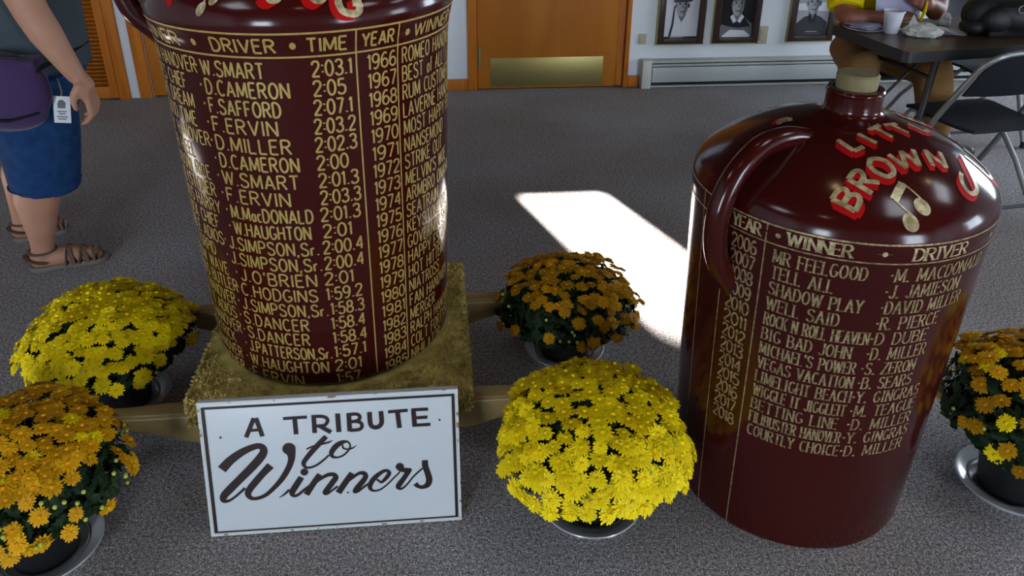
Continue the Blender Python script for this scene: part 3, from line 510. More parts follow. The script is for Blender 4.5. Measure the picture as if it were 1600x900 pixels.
# framed portraits
def portrait(u0, u1, z0, z1, label, style):
    w, h = u1-u0, z1-z0
    t = thing('framed_portrait', label, 'picture', RW((u0+u1)/2, 0, z0), YAW, 'black and white driver portraits on the back wall')
    f = MB(); fw = .042
    for a, b, c, d in ((-w/2, -w/2+fw, 0, h), (w/2-fw, w/2, 0, h), (-w/2+fw, w/2-fw, 0, fw*.85), (-w/2+fw, w/2-fw, h-fw, h)):
        f.box(((a+b)/2, -.012, (c+d)/2), (b-a, .024, d-c), bev=.004)
    f.build('frame', M['frame'], t)
    e = MB()
    for a, b, c, d in ((-w/2-.004, w/2+.004, -.006, 0), (-w/2-.005, -w/2, -.006, h)): e.box(((a+b)/2, -.010, (c+d)/2), (b-a, .02, d-c))
    e.build('gilt_edge', M['brass'], t, smooth=False)
    p = MB(); iw, ih = w/2-fw, h-fw*1.85; zb = fw*.85; dd = [.0061]
    def sh(pts, mi):
        dd[0] += .0003; p.poly([(x*iw, -dd[0], zb+y*ih) for x, y in pts], mi)
    def el(cx, cy, rx, ry, mi, a0=0, a1=360): sh([(cx+rx*math.cos(R(a0+(a1-a0)*i/24)), cy+ry*math.sin(R(a0+(a1-a0)*i/24))) for i in range(25 if a1-a0 < 360 else 24)], mi)
    sh([(-1, 0), (1, 0), (1, 1), (-1, 1)], (0, 4, 1)[style])
    if style == 2: sh([(-1, .48), (1, .45), (1, .62), (-1, .6)], 0)
    # shoulders and jacket, collar, neck, face with shadow side, eyes, nose, mouth, ear, helmet or cap
    sh([(-1, .0), (-.95, .22), (-.45, .36), (.45, .36), (.95, .24), (1, .0)], (0, 2, 3)[style])
    if style == 1: sh([(-.8, .02), (-.35, .14), (.5, .12), (.9, .03), (.9, 0), (-.8, 0)], 0); sh([(-.95, .25), (-.45, .36), (.45, .36), (.85, .2), (.1, .17), (-.5, .2)], 4)
    if style == 0: sh([(-.72, .03), (-.58, .26), (-.5, .6), (-.42, .6), (-.44, .26), (-.56, .03)], 3)
    sh([(-.26, .30), (.26, .30), (.22, .48), (-.22, .48)], 2)
    if style != 2: sh([(-.42, .38), (-.25, .43), (-.02, .30), (-.20, .26)], 0); sh([(.42, .38), (.25, .43), (.02, .30), (.20, .26)], 0)
    else: sh([(-.3, .36), (-.14, .42), (0, .3), (-.1, .2)], 4); sh([(.3, .36), (.14, .42), (0, .3), (.1, .2)], 4)
    el(-.02, .60, .36, .205, 1); sh([(.06, .41), (.2, .44), (.32, .56), (.34, .68), (.16, .74), (.12, .6)], 2)
    el(-.38, .6, .06, .045, 2); el(.37, .6, .055, .045, 3)
    for x in (-.17, .15): el(x, .635, .065, .016, 4); sh([(x-.11, .67), (x+.1, .672), (x+.1, .662), (x-.1, .657)], 3)
    sh([(-.03, .63), (.03, .63), (.08, .56), (-.05, .555)], 2); sh([(-.15, .497), (.14, .502), (.1, .480), (-.08, .477)], 3)
    if style == 0: el(0, .70, .52, .25, 2, 0, 180); sh([(-.55, .70), (.50, .73), (.58, .70), (.50, .67), (-.50, .66)], 3)
    elif style == 1: el(.05, .72, .42, .24, 0, 0, 180); sh([(-.40, .73), (.48, .76), (.40, .69), (-.34, .68)], 3)
    else: el(.0, .72, .46, .22, 1, 0, 180); sh([(-.55, .75), (.40, .78), (.42, .70), (-.5, .69)], 4)
    if style == 0: sh([(-1, 0), (1, 0), (1, .03), (-1, .03)], 4); sh([(-.6, .008), (.2, .008), (.2, .022), (-.6, .022)], 1)
    if style == 2: sh([(-.35, .06), (.4, .06), (.4, .075), (-.35, .075)], 1); sh([(-.7, .02), (.7, .02), (.7, .028), (-.7, .028)], 2)
    p.build('photograph', [M['g1'], M['g2'], M['g3'], M['g4'], M['g5']], t, smooth=False)
    b = MB(); b.box((0, -.003, h/2), (w-.01, .005, h-.01)); b.build('backing', M['g5'], t, smooth=False)
portrait(.975, 1.277, .280, .70, 'framed portrait of a smiling person in a helmet, the one nearest the door', 0)
portrait(1.338, 1.640, .280, .70, 'framed portrait with a black background, the middle one of the row', 1)
portrait(1.836, 2.138, .284, .70, 'framed portrait of a person in dark jacket, behind the folding table', 2)
# ceiling lamps
for k, (u, d, w, h) in enumerate(CEIL_LAMP):
    t = thing('ceiling_light', 'square lit panel lamp set in the dark ceiling', 'light', RW(u, d, CH), YAW, 'panel lamps in the ceiling')
    mb = MB()
    for a, b, c, e in ((-w/2-.03, w/2+.03, -h/2-.03, -h/2), (-w/2-.03, w/2+.03, h/2, h/2+.03), (-w/2-.03, -w/2, -h/2, h/2), (w/2, w/2+.03, -h/2, h/2)): mb.box(((a+b)/2, (c+e)/2, -.012), (b-a, e-c, .024))
    mb.build('lamp_frame', M['steel'], t, smooth=False)
    mb = MB(); mb.box((0, 0, -.010), (w, h, .012)); mb.build('diffuser', M['lampw'], t, smooth=False)
for k, (u, d) in enumerate(((.30, 3.65), (-.58, 4.92), (2.5, 3.3))):
    t = thing('recessed_lamp', 'small round warm lamp set in the dark ceiling', 'light', RW(u, d, CH), YAW, 'warm recessed lamps in the ceiling')
    mb = MB(); mb.lathe([(.062, 0), (.088, -.006), (.09, -.012), (.062, -.014), (.06, 0)], seg=32); mb.build('trim_ring', M['steel'], t)
    mb = MB(); mb.lathe([(0, -.010), (.06, -.006)], seg=32); mb.build('lens', M['lampo'], t)

# ------------------------------------------------------------------ jugs
class Jug:
    def __init__(s, c, z0, prof, name, label):
        s.c = Vector((c[0], c[1], 0)); s.z0 = z0
        pl = [(p.x, p.y) for p in catmull([(r, z, 0) for r, z in prof[1:-3]], 10)]
        s.P = [prof[0]] + pl; s.tail = prof[-3:]
        s.root = thing(name, label, 'jug', (c[0], c[1], z0))
        mb = MB(); mb.lathe(s.P+s.tail, seg=192, zoff=-z0); mb.add([(0, 0, prof[0][1]-z0)], [])
        s.body = mb.build('body', M['jug'], s.root, ang=60)
        s.mono = [q for i, q in enumerate(s.P[1:], 1)]
    def r(s, z):
        for a, b in zip(s.mono, s.mono[1:]):
            if a[1] <= z <= b[1] and b[1] > a[1]: return a[0]+(b[0]-a[0])*(z-a[1])/(b[1]-a[1])
        return s.mono[0][0] if z < s.mono[0][1] else s.mono[-1][0]
    def side(s, eps=.0009):
        ref = s.r(s.z0+.4)
        def f(u, z, lift=0):
            th = u/ref; q = s.r(z)+eps+lift; return (q*math.sin(th), -q*math.cos(th), z-s.z0)
        return f, ref
    def snap(s, p, eps):
        rho, z = math.hypot(p[0], p[1]), p[2]; best = None
        for a, b in zip(s.mono, s.mono[1:]):
            dx, dz = b[0]-a[0], b[1]-a[1]; L = dx*dx+dz*dz
            if L < 1e-12: continue
            t = max(0, min(1, ((rho-a[0])*dx+(z-a[1])*dz)/L)); qx, qz = a[0]+dx*t, a[1]+dz*t; d = (qx-rho)**2+(qz-z)**2
            if best is None or d < best[0]: best = (d, qx, qz, dz/math.sqrt(L), -dx/math.sqrt(L))
        _, qx, qz, nx, nz = best; k = 1/max(rho, 1e-6)
        n = Vector((p[0]*k*nx, p[1]*k*nx, nz))
        return Vector((p[0]*k*qx, p[1]*k*qx, qz))+n*eps, n
    def paint(s, mb, pts, half, eps, step=.005, rot=0):
        """a painted stroke laid on the shoulder; pts in millimetres about the jug axis"""
        P = [Vector(p)/1000 for p in pts]
        if rot: P = [Matrix.Rotation(rot, 3, 'Z') @ p for p in P]
        if len(P) > 3: P = catmull(P, 4)
        Q = []
        for a, b in zip(P, P[1:]):
            n = max(1, int((b-a).length/step)); Q += [a.lerp(b, k/n) for k in range(n)]
        Q.append(P[-1]); Q = [s.snap(q, eps) for q in Q]; vs = []
        for i, (q, n) in enumerate(Q):
            t = (Q[min(i+1, len(Q)-1)][0]-Q[max(i-1, 0)][0]).normalized(); d = n.cross(t).normalized()
            for k in (-1, 0, 1): vs.append(s.snap(q+d*half*k, eps)[0]-Vector((0, 0, s.z0)))
        mb.add(vs, [f for i in range(len(Q)-1) for f in ((3*i, 3*i+1, 3*i+4, 3*i+3), (3*i+1, 3*i+2, 3*i+5, 3*i+4))])
    def blob(s, mb, p, ra, rb, ang, eps, rot=0):
        q, n = s.snap(Vector(p)/1000, eps); u = n.cross(Vector((0, 0, 1))).normalized(); v = n.cross(u); N = 20
        vs = [s.snap(q, eps)[0]]+[s.snap(q+u*(ra*math.cos(a)*math.cos(ang)-rb*math.sin(a)*math.sin(ang))+v*(ra*math.cos(a)*math.sin(ang)+rb*math.sin(a)*math.cos(ang)), eps)[0] for a in [2*math.pi*i/N for i in range(N)]]
        mb.add([x-Vector((0, 0, s.z0)) for x in vs], [(0, 1+i, 1+(i+1) % N) for i in range(N)])
    def ring(s, mb, z, hw, eps=.0009, seg=192):
        vs = []
        for k in range(seg):
            a = 2*math.pi*k/seg
            for dz in (-hw, hw): q = s.r(z+dz)+eps; vs.append((q*math.sin(a), -q*math.cos(a), z+dz-s.z0))
        mb.add(vs, [(2*k, 2*((k+1) % seg), 2*((k+1) % seg)+1, 2*k+1) for k in range(seg)])
    def vline(s, mb, th, z0, z1, hw):
        f, ref = s.side(); n = 24
        vs = [f(th*ref+d, z0+(z1-z0)*i/n) for i in range(n+1) for d in (-hw, hw)]
        mb.add(vs, [(2*i, 2*i+1, 2*i+3, 2*i+2) for i in range(n)])
    def handle(s, th, path, rad, name='handle'):
        pts = catmull([(r*math.sin(th), -r*math.cos(th), z-s.z0) for r, z in path], 8)
        n = len(pts); rr = [rad*(1+.45*max(0, 1-i/7)**2+.45*max(0, 1-(n-1-i)/9)**2) for i in range(n)]
        mb = MB(); mb.tube(pts, rr, 20); return mb.build('handle', M['jug'], s.root, ang=70)
    def stopper(s, r0, r1, z0, z1):
        mb = MB(); mb.lathe([(0, z0), (r0, z0), (r0+(r1-r0)*.5, (z0+z1)/2), (r1, z1-.004), (r1-.004, z1), (0, z1)], seg=48, zoff=-s.z0); mb.build('stopper', M['cork'], s.root)['label'] = 'khaki cork stopper'

JR = Jug((.749, 1.632), 0, [(0, 0), (.277, 0), (.2850, .006), (.2880, .06), (.2955, .25), (.3050, .50), (.3135, .72), (.3175, .795), (.3192, .822), (.3165, .846), (.3030, .872), (.2700, .903), (.2240, .934), (.1680, .961), (.1120, .980), (.0760, .990), (.0610, .999), (.0580, 1.012), (.0580, 1.034), (.0600, 1.041), (.0570, 1.047), (.046, 1.047), (.043, 1.036), (.0430, 1.00)],
         'large_jug', 'maroon glazed jug standing on the carpet at the right, gold list from 2006 to 2018')
JR.handle(-1.05, [(.105, .940), (.185, .966), (.264, .960), (.324, .915), (.356, .852), (.361, .790), (.350, .735), (.326, .690), (.280, .640)], .0245)
JR.stopper(.0405, .0435, 1.01, 1.079)
JL = Jug((-.483, 1.929), .27, [(0, .27), (.310, .27), (.3180, .276), (.3200, .32), (.3260, .52), (.3335, .80), (.3400, 1.02), (.3455, 1.115), (.3530, 1.150), (.3590, 1.175), (.3590, 1.196), (.3490, 1.222), (.3220, 1.255), (.2800, 1.290), (.2250, 1.322), (.1600, 1.350), (.1050, 1.370), (.0800, 1.382), (.0680, 1.396), (.0640, 1.412), (.0640, 1.44), (.0660, 1.449), (.0630, 1.455), (.051, 1.455), (.048, 1.445), (.048, 1.40)],
         'large_jug', 'taller maroon glazed jug on the carpeted litter, gold list from 1946 to 1985')
JL.handle(-1.40, [(.20, 1.333), (.28, 1.365), (.36, 1.34), (.405, 1.28), (.408, 1.215), (.392, 1.155), (.355, 1.115), (.300, 1.06)], .025)
JL.stopper(.045, .049, 1.42, 1.49)

# right jug lettering
f, ref = JR.side()
mb = MB()
for z, h in ((.836, .0018), (.7952, .0016)): JR.ring(mb, z, h)
for th, z0 in ((-.7827, .004), (-1.0965, .004), (-1.36, .05), (.93, .30)): JR.vline(mb, th, z0, .836, .0014)
mb.build('ruled_lines', M['leafd'], JR.root)
cap = .0290
heads = [('YEAR', -1.035, -.825, .8165), ('WINNER', -.645, -.272, .8165), ('DRIVER', .09, .468, .8155)]
for t, a, b, z in heads: mb = MB(); write(mb, t, a*ref, b*ref, z, .0265, f, .0027, True, gap=.16); mb.build('column_heading', M['leaf'], JR.root)
for th, z in ((-.706, .8165), (-.088, .8165), (.745, .8165)):
    mb = MB(); n = 16; vs = [f(th*ref, z)]+[f(th*ref+.0052*math.cos(2*math.pi*i/n), z+.0052*math.sin(2*math.pi*i/n)) for i in range(n)]
    mb.add(vs, [(0, 1+i, 1+(i+1) % n) for i in range(n)]); mb.build('heading_dot', M['leaf'], JR.root)
mb = MB()
for k in (-2, -1, 1, 2):
    x = -.088*ref+(.008+.004*(abs(k)-1))*(1 if k > 0 else -1); mb.add([f(x-.0008, .8157), f(x+.0008, .8157), f(x+.0008, .8173), f(x-.0008, .8173)], [(0, 1, 2, 3)])
mb.build('small_dots', M['leaf'], JR.root)
RR = [('MR FEELGOOD', -.161, '*M. MACDONALD', -.018, .70), ('TELL ALL', -.337, '*J. JAMIESON', -.023, .51), ('SHADOW PLAY', -.142, '*DAVID MILLER', -.025, .575), ('WELL SAID', -.262, '*R. PIERCE', -.029, .41), ('ROCK N ROLL HEAVEN', -.055, '*D DUBE', -.041, .356), ('BIG BAD JOHN', -.143, '*D. MILLER', -.038, .385), ("MICHAEL'S POWER", -.092, '*S. ZERON', -.049, .338), ('VEGAS VACATION', -.085, '*B. SEARS', -.045, .344), ('LIMELIGHT BEACH', -.075, '*Y. GINGRAS', -.058, .455), ('WIGGLE IT JIGGLEIT', -.086, '*M. TEAGUE', -.048, .454), ('BETTING LINE', -.12, '*D. MILLER', -.045, .455), ('FILIBUSTER HANOVER', -.075, '*Y. GINGRAS', -.051, .475), ('COURTLY CHOICE', -.066, '*D. MILLER', -.047, .454)]
for k, (a, a1, b, b0, b1) in enumerate(RR):
    z = .7695-.0378*k; nm, dr, yr = MB(), MB(), MB()
    write(nm, a, -.715*ref, a1*ref, z, cap, f, .0020, True, gap=.25)
    write(dr, b, b0*ref, b1*ref, z, cap, f, .0020, True, gap=.25)
    write(yr, str(2006+k), -1.03*ref, -.838*ref, z, .0305, f, .0020, False, gap=.14)
    nm.build('winner_name', M['leafd'], JR.root); dr.build('driver_name', M['leafd'], JR.root); yr.build('year_number', M['leafd'], JR.root)
ETXT = [[(-128, 6, 968), (-150, 9, 961)], [(-128, 6, 968), (-131, -14, 967)], [(-140, 7, 964), (-143, -10, 963)], [(-150, 9, 961), (-153, -14, 960)]]
def title(J, letters, wg, wr):
    for gs, rs in letters:
        gold, red = MB(), MB()
        for q in gs: J.paint(gold, q, wg, .0016)
        for q in rs: J.paint(red, q, wr, .0008)
        g = gold.build('title_letter', M['leaf'], J.root); red.build('letter_shadow', M['red'], g)['label'] = 'red shadow of the gold letter'
def glyph(J, ch, th, rho, h, rot, z0, wide=1.0):
    """strokes of one letter laid on the shoulder, its top towards the neck"""
    cand = [q for q in J.mono if q[1] > z0]; q = min(cand, key=lambda q: abs(q[0]-rho)); c = Vector((rho*math.sin(th), -rho*math.cos(th), q[1]))
    up = Vector((-math.sin(th), math.cos(th), .55)).normalized(); rt = Vector((math.cos(th), math.sin(th), 0)); u = up*math.cos(rot)-rt*math.sin(rot); v = rt*math.cos(rot)+up*math.sin(rot)
    w, ss = GL[ch]
    return [[tuple((c+v*(x-w/2)*h*wide+u*(y-.5)*h)*1000) for x, y in s] for s in ss]
def extra(ch, th, rho, h, rot, wide=1.0):
    g = glyph(JR, ch, th, rho, h, rot, .83, wide); return (g, [q for k in (.35, .7, 1) for q in glyph(JR, ch, th, rho+.020*k, h, rot, .83, wide)])
TITLE_R = [t for i, t in enumerate(TITLE_R) if i != 6]+[extra('U', 1.20, .262, .075, -.10, 1.25), extra('G', 1.52, .262, .075, -.25, 1.25), extra('E', 1.62, .135, .055, -.2, 1.2)]
title(JR, TITLE_R+[(ETXT, [[(x*1.04, y*1.04+4, z-2) for x, y, z in q] for q in ETXT])], .0053, .0060)
mb = MB(); JR.paint(mb, NOTES_R['beam'], .0085, .0012); JR.paint(mb, NOTES_R['s1'], .0017, .0013); JR.paint(mb, NOTES_R['s2'], .0017, .0013)
JR.blob(mb, NOTES_R['h1'][0], .0150, .0190, .35, .0016); JR.blob(mb, NOTES_R['h2'][0], .0150, .0190, .35, .0016)
mb.build('music_note', M['leaf'], JR.root)

# left jug lettering
f, ref = JL.side()
mb = MB()
for z, h in ((1.1707, .0022), (1.1198, .0020)): JL.ring(mb, z, h)
for th in (.5205, .8117, -1.22): JL.vline(mb, th, .28, 1.1707, .0017)
mb.build('ruled_lines', M['gold'], JL.root)
for t, a, b in (('WINNER', -1.18, -.60), ('DRIVER', -.335, .052), ('TIME', .235, .464), ('YEAR', .562, .775), ('WINNER', .95, 1.42)): mb = MB(); write(mb, t, a*ref, b*ref, 1.1445, .029, f, .0024, gap=.22); mb.build('column_heading', M['gold'], JL.root)
for th in (-.466, .154, .886):
    mb = MB(); n = 18; vs = [f(th*ref, 1.1445)]+[f(th*ref+.0062*math.cos(2*math.pi*i/n), 1.1445+.0078*math.sin(2*math.pi*i/n)) for i in range(n)]
    mb.add(vs, [(0, 1+i, 1+(i+1) % n) for i in range(n)]); mb.build('heading_dot', M['gold'], JL.root)
LW = ['ENSIGN HANOVER', 'FORBES CHIEF', 'KNIGHT DREAM', 'GOOD TIME', 'DUDLEY HANOVER', 'TAR HEEL', 'MEADOW RICE', 'KEYSTONER', 'ADIOS HARRY', 'QUICK CHIEF', 'NOBLE ADIOS', 'TORPID', 'SHADOW WAVE', 'ADIOS BUTLER', 'BULLET HANOVER', 'HENRY T ADIOS', 'LEHIGH HANOVER', 'OVERTRICK', 'VICAR HANOVER', 'BRET HANOVER']
LE = [-.505, -.64, -.60, -.61, -.515, -.72, -.575, -.555, -.54, -.585, -.57, -.70, -.585, -.515, -.57, -.59, -.565, -.67, -.62, -.62]
LD = [('W.SMART', -.46, -.037, '2:03.1', .249, .488), ('D.CAMERON', -.455, .099, '2:05', .247, .441), ('F.SAFFORD', -.455, .032, '2:07.1', .24, .475), ('F.ERVIN', -.455, -.003, '2:03.2', .23, .487), ('D.MILLER', -.455, .067, '2:02.3', .224, .486), ('D.CAMERON', -.45, .103, '2:00', .222, .42), ('W.SMART', -.455, .089, '2:01.3', .222, .48), ('F.ERVIN', -.445, .017, '2:03.3', .222, .487), ('M.MacDONALD', -.435, .154, '2:01.3', .21, .475), ('W.HAUGHTON', -.435, .126, '2:01', .215, .407), ('J.SIMPSON,Sr.', -.51, .168, '2:00.4', .202, .479), ('J.SIMPSON,Sr.', -.52, .177, '2:00.4', .202, .475), ("J.O'BRIEN", -.455, .128, '2:01', .19, .39), ('C.HODGINS', -.47, .122, '1:59.2', .191, .445), ('J.SIMPSON,Sr.', -.49, .185, '1:58.3', .212, .451), ('S.DANCER', -.50, .033, '1:58.4', .205, .45), ('S.DANCER', -.49, .025, '1:58.4', .205, .455), ('J.PATTERSON,Sr.', -.50, .179, '1:57.1', .205, .44), ('W.HAUGHTON', -.515, .142, '2:01', .198, .397), ('F.ERVIN', -.515, -.064, '1:57', .201, .38)]
LRW = ['ROMEO HANOVER', 'BEST of ALL', 'RUM CUSTOMER', 'LAVERNE HANOVER', 'MOST HAPPY FELLA', 'NANSEMOND', 'STRIKE OUT', "MELVIN'S WOE", 'ARMBRO OMAHA', 'SEATRAIN', 'KEYSTONE ORE', 'GOVERNOR SKIPPER', 'HAPPY ESCORT', 'HOT HITTER', 'NIATROSS', 'FAN HANOVER', 'MERGER', 'RALPH HANOVER', 'COLT FORTYSIX', 'NIHILATOR']
cap = .0330
for k in range(20):
    w1, w2, dn, tm, yr = MB(), MB(), MB(), MB(), MB()
    z = 1.0937-.0425*k; d, a, b, t, c, e = LD[k]
    nat = text_strokes(LW[k], gap=.22)[1]; e0 = LE[k]*ref; write(w1, LW[k], e0-nat*.0255, e0, z-.002, cap, f, .0020, gap=.22)
    write(dn, d, a*ref, b*ref, z-.003, cap, f, .0023, gap=.24)
    x = (a-.04)*ref; n = 10; vs = [f(x, z-.001)]+[f(x+.0026*math.cos(2*math.pi*i/n), z-.001+.003*math.sin(2*math.pi*i/n)) for i in range(n)]; dn.add(vs, [(0, 1+i, 1+(i+1) % n) for i in range(n)])
    write(tm, t, c*ref, e*ref, z-.001, cap, f, .0023, gap=.2)
    write(yr, str(1966+k), .595*ref, .795*ref, z, cap*.98, f, .0021, gap=.18)
    nat = text_strokes(LRW[k], gap=.22)[1]; write(w2, LRW[k], .852*ref, .852*ref+nat*.0235, z, cap*1.03, f, .0019, gap=.22)
    w1.build('winner_name', M['gold'], JL.root); w2.build('winner_name', M['gold'], JL.root); dn.build('driver_name', M['gold'], JL.root); tm.build('race_time', M['gold'], JL.root); yr.build('year_number', M['gold'], JL.root)
title(JL, TITLE_L, .0075, .0085)
mb = MB(); JL.paint(mb, NOTES_L['s1'], .0022, .0012); JL.blob(mb, NOTES_L['h1'][0], .0095, .0165, -.45, .0015); JL.blob(mb, NOTES_L['h2'][0], .0095, .0165, -.45, .0015)
mb.build('music_note', M['leaf'], JL.root)
# ------------------------------------------------------------------ carpeted litter under the tall jug
rnd = random.Random(5)
lit = thing('carrying_litter', 'carrying litter with shaggy olive carpet top and four gold wooden handles, under the taller jug', 'litter', (-.463, 1.90, 0), R(5.2))
mb = MB(); hx, hy = .352, .315
mb.box((0, 0, .2235), (2*hx, 2*hy, .075), bev=.02)
def tuft(p, n, g=1.0):
    d = (n*1.0+Vector((rnd.gauss(0, .55), rnd.gauss(0, .55), rnd.gauss(0, .4)))).normalized(); l = rnd.uniform(.008, .014)*g; s = d.cross(Vector((rnd.gauss(0, 1), rnd.gauss(0, 1), rnd.gauss(0, 1)))).normalized()*rnd.uniform(.0018, .0032)
    b = p-n*.004; c = b+d*l*.6+n*.002; e = c+(d+Vector((0, 0, -.35))).normalized()*l*.5
    mb.add([b-s, b+s, c+s, c-s, e], [(0, 1, 2, 3), (3, 2, 4)])
for i in range(13000):
    x, y = rnd.uniform(-hx, hx), rnd.uniform(-hy, hy)
    q = math.hypot(x+.02, y-.03)
    if q < .3255: continue
    tuft(Vector((x, y, .260)), Vector((0, 0, 1)), 1.0 if q > .345 else .55)
for i in range(5200):
    q = rnd.choice((0, 0, 1, 2, 3)); z = rnd.uniform(.189, .262)
    if q == 0: tuft(Vector((rnd.uniform(-hx, hx), -hy, z)), Vector((0, -1, 0)))
    elif q == 1: tuft(Vector((hx, rnd.uniform(-hy, hy), z)), Vector((1, 0, 0)))
    elif q == 2: tuft(Vector((-hx, rnd.uniform(-hy, hy), z)), Vector((-1, 0, 0)))
    else: tuft(Vector((rnd.uniform(-hx, hx), hy, z)), Vector((0, 1, 0)))
mb.build('carpet_cover', M['shag'], lit, smooth=False)
mb = MB(); mb.box((0, 0, .145), (2*hx-.05, 2*hy-.16, .09), bev=.004); mb.build('platform', M['bronze'], lit)
for sx in (-1, 1):
    for y in (-.268, .20):
        mb = MB(); rings = []
        for x, z0, z1, t in ((0, .112, .2, .062), (.34, .112, .2, .062), (.37, .118, .205, .062), (.42, .135, .2045, .060), (.47, .150, .2025, .056), (.53, .163, .201, .050), (.60, .168, .201, .045), (.66, .166, .202, .044), (.69, .172, .197, .036)):
            c = .006
            rings.append([(sx*x, y+a, b) for a, b in ((-t/2+c, z0), (t/2-c, z0), (t/2, z0+c), (t/2, z1-c), (t/2-c, z1), (-t/2+c, z1), (-t/2, z1-c), (-t/2, z0+c))])
        n = len(rings); mb.add([p for r_ in rings for p in r_], [(i*8+k, i*8+(k+1) % 8, (i+1)*8+(k+1) % 8, (i+1)*8+k) for i in range(n-1) for k in range(8)]+[tuple(range(8)), tuple((n-1)*8+k for k in range(8))])
        h = mb.build('handle', M['bronze'], lit, ang=50)
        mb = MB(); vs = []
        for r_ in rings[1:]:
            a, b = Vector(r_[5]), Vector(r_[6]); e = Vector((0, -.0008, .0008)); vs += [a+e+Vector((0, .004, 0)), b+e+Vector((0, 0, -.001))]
        mb.add(vs, [(2*i, 2*i+1, 2*i+3, 2*i+2) for i in range(len(vs)//2-1)]); mb.build('pale_edge', M['bronze_pale'], h)  # paler strip along the upper front edge of each handle
for x in (-.29, .29):
    for y in (-.262, .205):
        mb = MB(); mb.box((x, y, .056), (.055, .055, .112), bev=.004); mb.build('leg', M['bronze'], lit)

# ------------------------------------------------------------------ sign
SY = math.atan2(.0898, .996); TILT = R(78)
sg = thing('tribute_sign', 'white painted board reading A TRIBUTE to Winners, leaning in front of the litter', 'sign', (-.700, 1.376, .004), SY)
ca, sa = math.cos(TILT), math.sin(TILT)
def SP(u, v, n=0): return (u, v*ca-n*sa, v*sa+n*ca)      # n towards the viewer
mb = MB(); t = .018; rot = Matrix.Rotation(TILT, 3, 'X')
mb.box(SP(.30, .175, -t/2), (.60, .35, t), rot, bev=.0015); mb.build('board', M['sign'], sg)
mb = MB()
for a, b, c, d in ((0, .6, 0, .0055), (0, .6, .3445, .35), (0, .0055, .0055, .3445), (.5945, .6, .0055, .3445)): mb.box(SP((a+b)/2, (c+d)/2, .0003), (b-a, d-c, .0012), rot)
mb.build('chipped_edge', M['signe'], sg, smooth=False)
mb = MB()
for a, b, c, d in ((.0085, .592, .0085, .0125), (.0085, .592, .3325, .3385), (.0085, .0165, .0125, .3325), (.585, .592, .0125, .3325)): mb.add([SP(a, c, .0012), SP(b, c, .0012), SP(b, d, .0012), SP(a, d, .0012)], [(0, 1, 2, 3)])
mb.build('border_line', M['ink'], sg, smooth=False)
def swell(mb, pts, lift, smooth=True):
    P = [Vector(p)/1000 for p in pts]
    if smooth: P = catmull(P, 7)
    vs = []
    for i, p in enumerate(P):
        a, b = P[max(i-1, 0)], P[min(i+1, len(P)-1)]; d = Vector((b.x-a.x, b.y-a.y)); d.normalize(); h = max(p.z, .0004)
        vs += [SP(p.x-d.y*h, p.y+d.x*h, lift), SP(p.x+d.y*h, p.y-d.x*h, lift)]
    mb.add(vs, [(2*i, 2*i+1, 2*i+3, 2*i+2) for i in range(len(P)-1)])
for a, b in ((0, 3), (3, 99)):
    mb = MB()
    for k, q in enumerate(SIGN_STRAIGHT[a:b]): swell(mb, q, .0010+k*.00002, len(q) > 4)
    mb.build('block_word', M['ink'], sg, smooth=False)
for ids, dots in (((2, 3, 4, 5), ()), ((0, 1, 6, 7, 8, 9, 10, 11, 12, 13, 14, 15, 16), (0, 1, 2))):
    mb = MB()
    for k in ids: swell(mb, SIGN_SMOOTH[k], .0010+k*.00002)
    for k in dots:
        x, y, h = [q/1000 for q in SIGN_DOTS[k][0]]; mb.add([SP(x+h*math.cos(2*math.pi*i/24), y+h*math.sin(2*math.pi*i/24), .0016+k*.00002) for i in range(24)], [tuple(range(24))])
    mb.build('script_word', M['ink'], sg, smooth=False)
for s in SIGN_DOTS[3:]:
    x, y, h = [q/1000 for q in s[0]]; mb = MB(); mb.add([SP(x, y, .0024)]+[SP(x+h*math.cos(2*math.pi*i/12), y+h*math.sin(2*math.pi*i/12), .001) for i in range(12)], [(0, 1+i, 1+(i+1) % 12) for i in range(12)]); mb.build('nail_head', M['ink'], sg)
mb = MB()
mb.prism([(.27, .070, .27), (.27, .084, .274), (.27, .132, .0), (.27, .116, .0)], (.06, 0, 0)); mb.build('back_strut', M['signe'], sg, smooth=False)

# ------------------------------------------------------------------ potted mums
def bloom_mesh(name, m, mc, seed, layers=((19, .0215, .0072, .10), (15, .0165, .0066, .45), (10, .0105, .0052, .95)), n_c=7):
    r = random.Random(seed); mb = MB()
    for n, L, w, lift in layers:
        for k in range(n):
            a = 2*math.pi*(k+r.uniform(-.25, .25))/n; l = L*r.uniform(.86, 1.08); up = lift+r.uniform(-.12, .12); d = Vector((math.cos(a), math.sin(a), 0)); s = Vector((-d.y, d.x, 0))*w/2; z = Vector((0, 0, 1))
            p0 = d*.002; p1 = d*l*.55*math.cos(up)+z*l*.55*math.sin(up); p2 = d*l*math.cos(up*.7)+z*(l*math.sin(up)*.75-.0015)
            mb.add([p0-s*.45, p0+s*.45, p1+s+z*.0008, p2+s*.55, p2+d*.0016, p2-s*.55, p1-s+z*.0008, p1-z*.0005], [(0, 1, 2, 7), (0, 7, 6), (7, 2, 3, 4), (7, 4, 5, 6)], 0)
    mb.lathe([(0, .0085), (.0028, .0078), (.0046, .0055), (.0050, .003)], seg=10, mi=1)
    me_o = mb.build(name, [m, mc]); me = me_o.data; bpy.data.objects.remove(me_o); return me
BLOOMS = {k: [bloom_mesh('blossom', M[a], M[b], i*7+3) for i in range(3)] for k, a, b in (('y', 'yel', 'yelc'), ('o', 'org', 'orgc'), ('g', 'gldp', 'gldc'))}
from mathutils import noise as mnoise
CAMP = Vector((0, 0, 1.55))
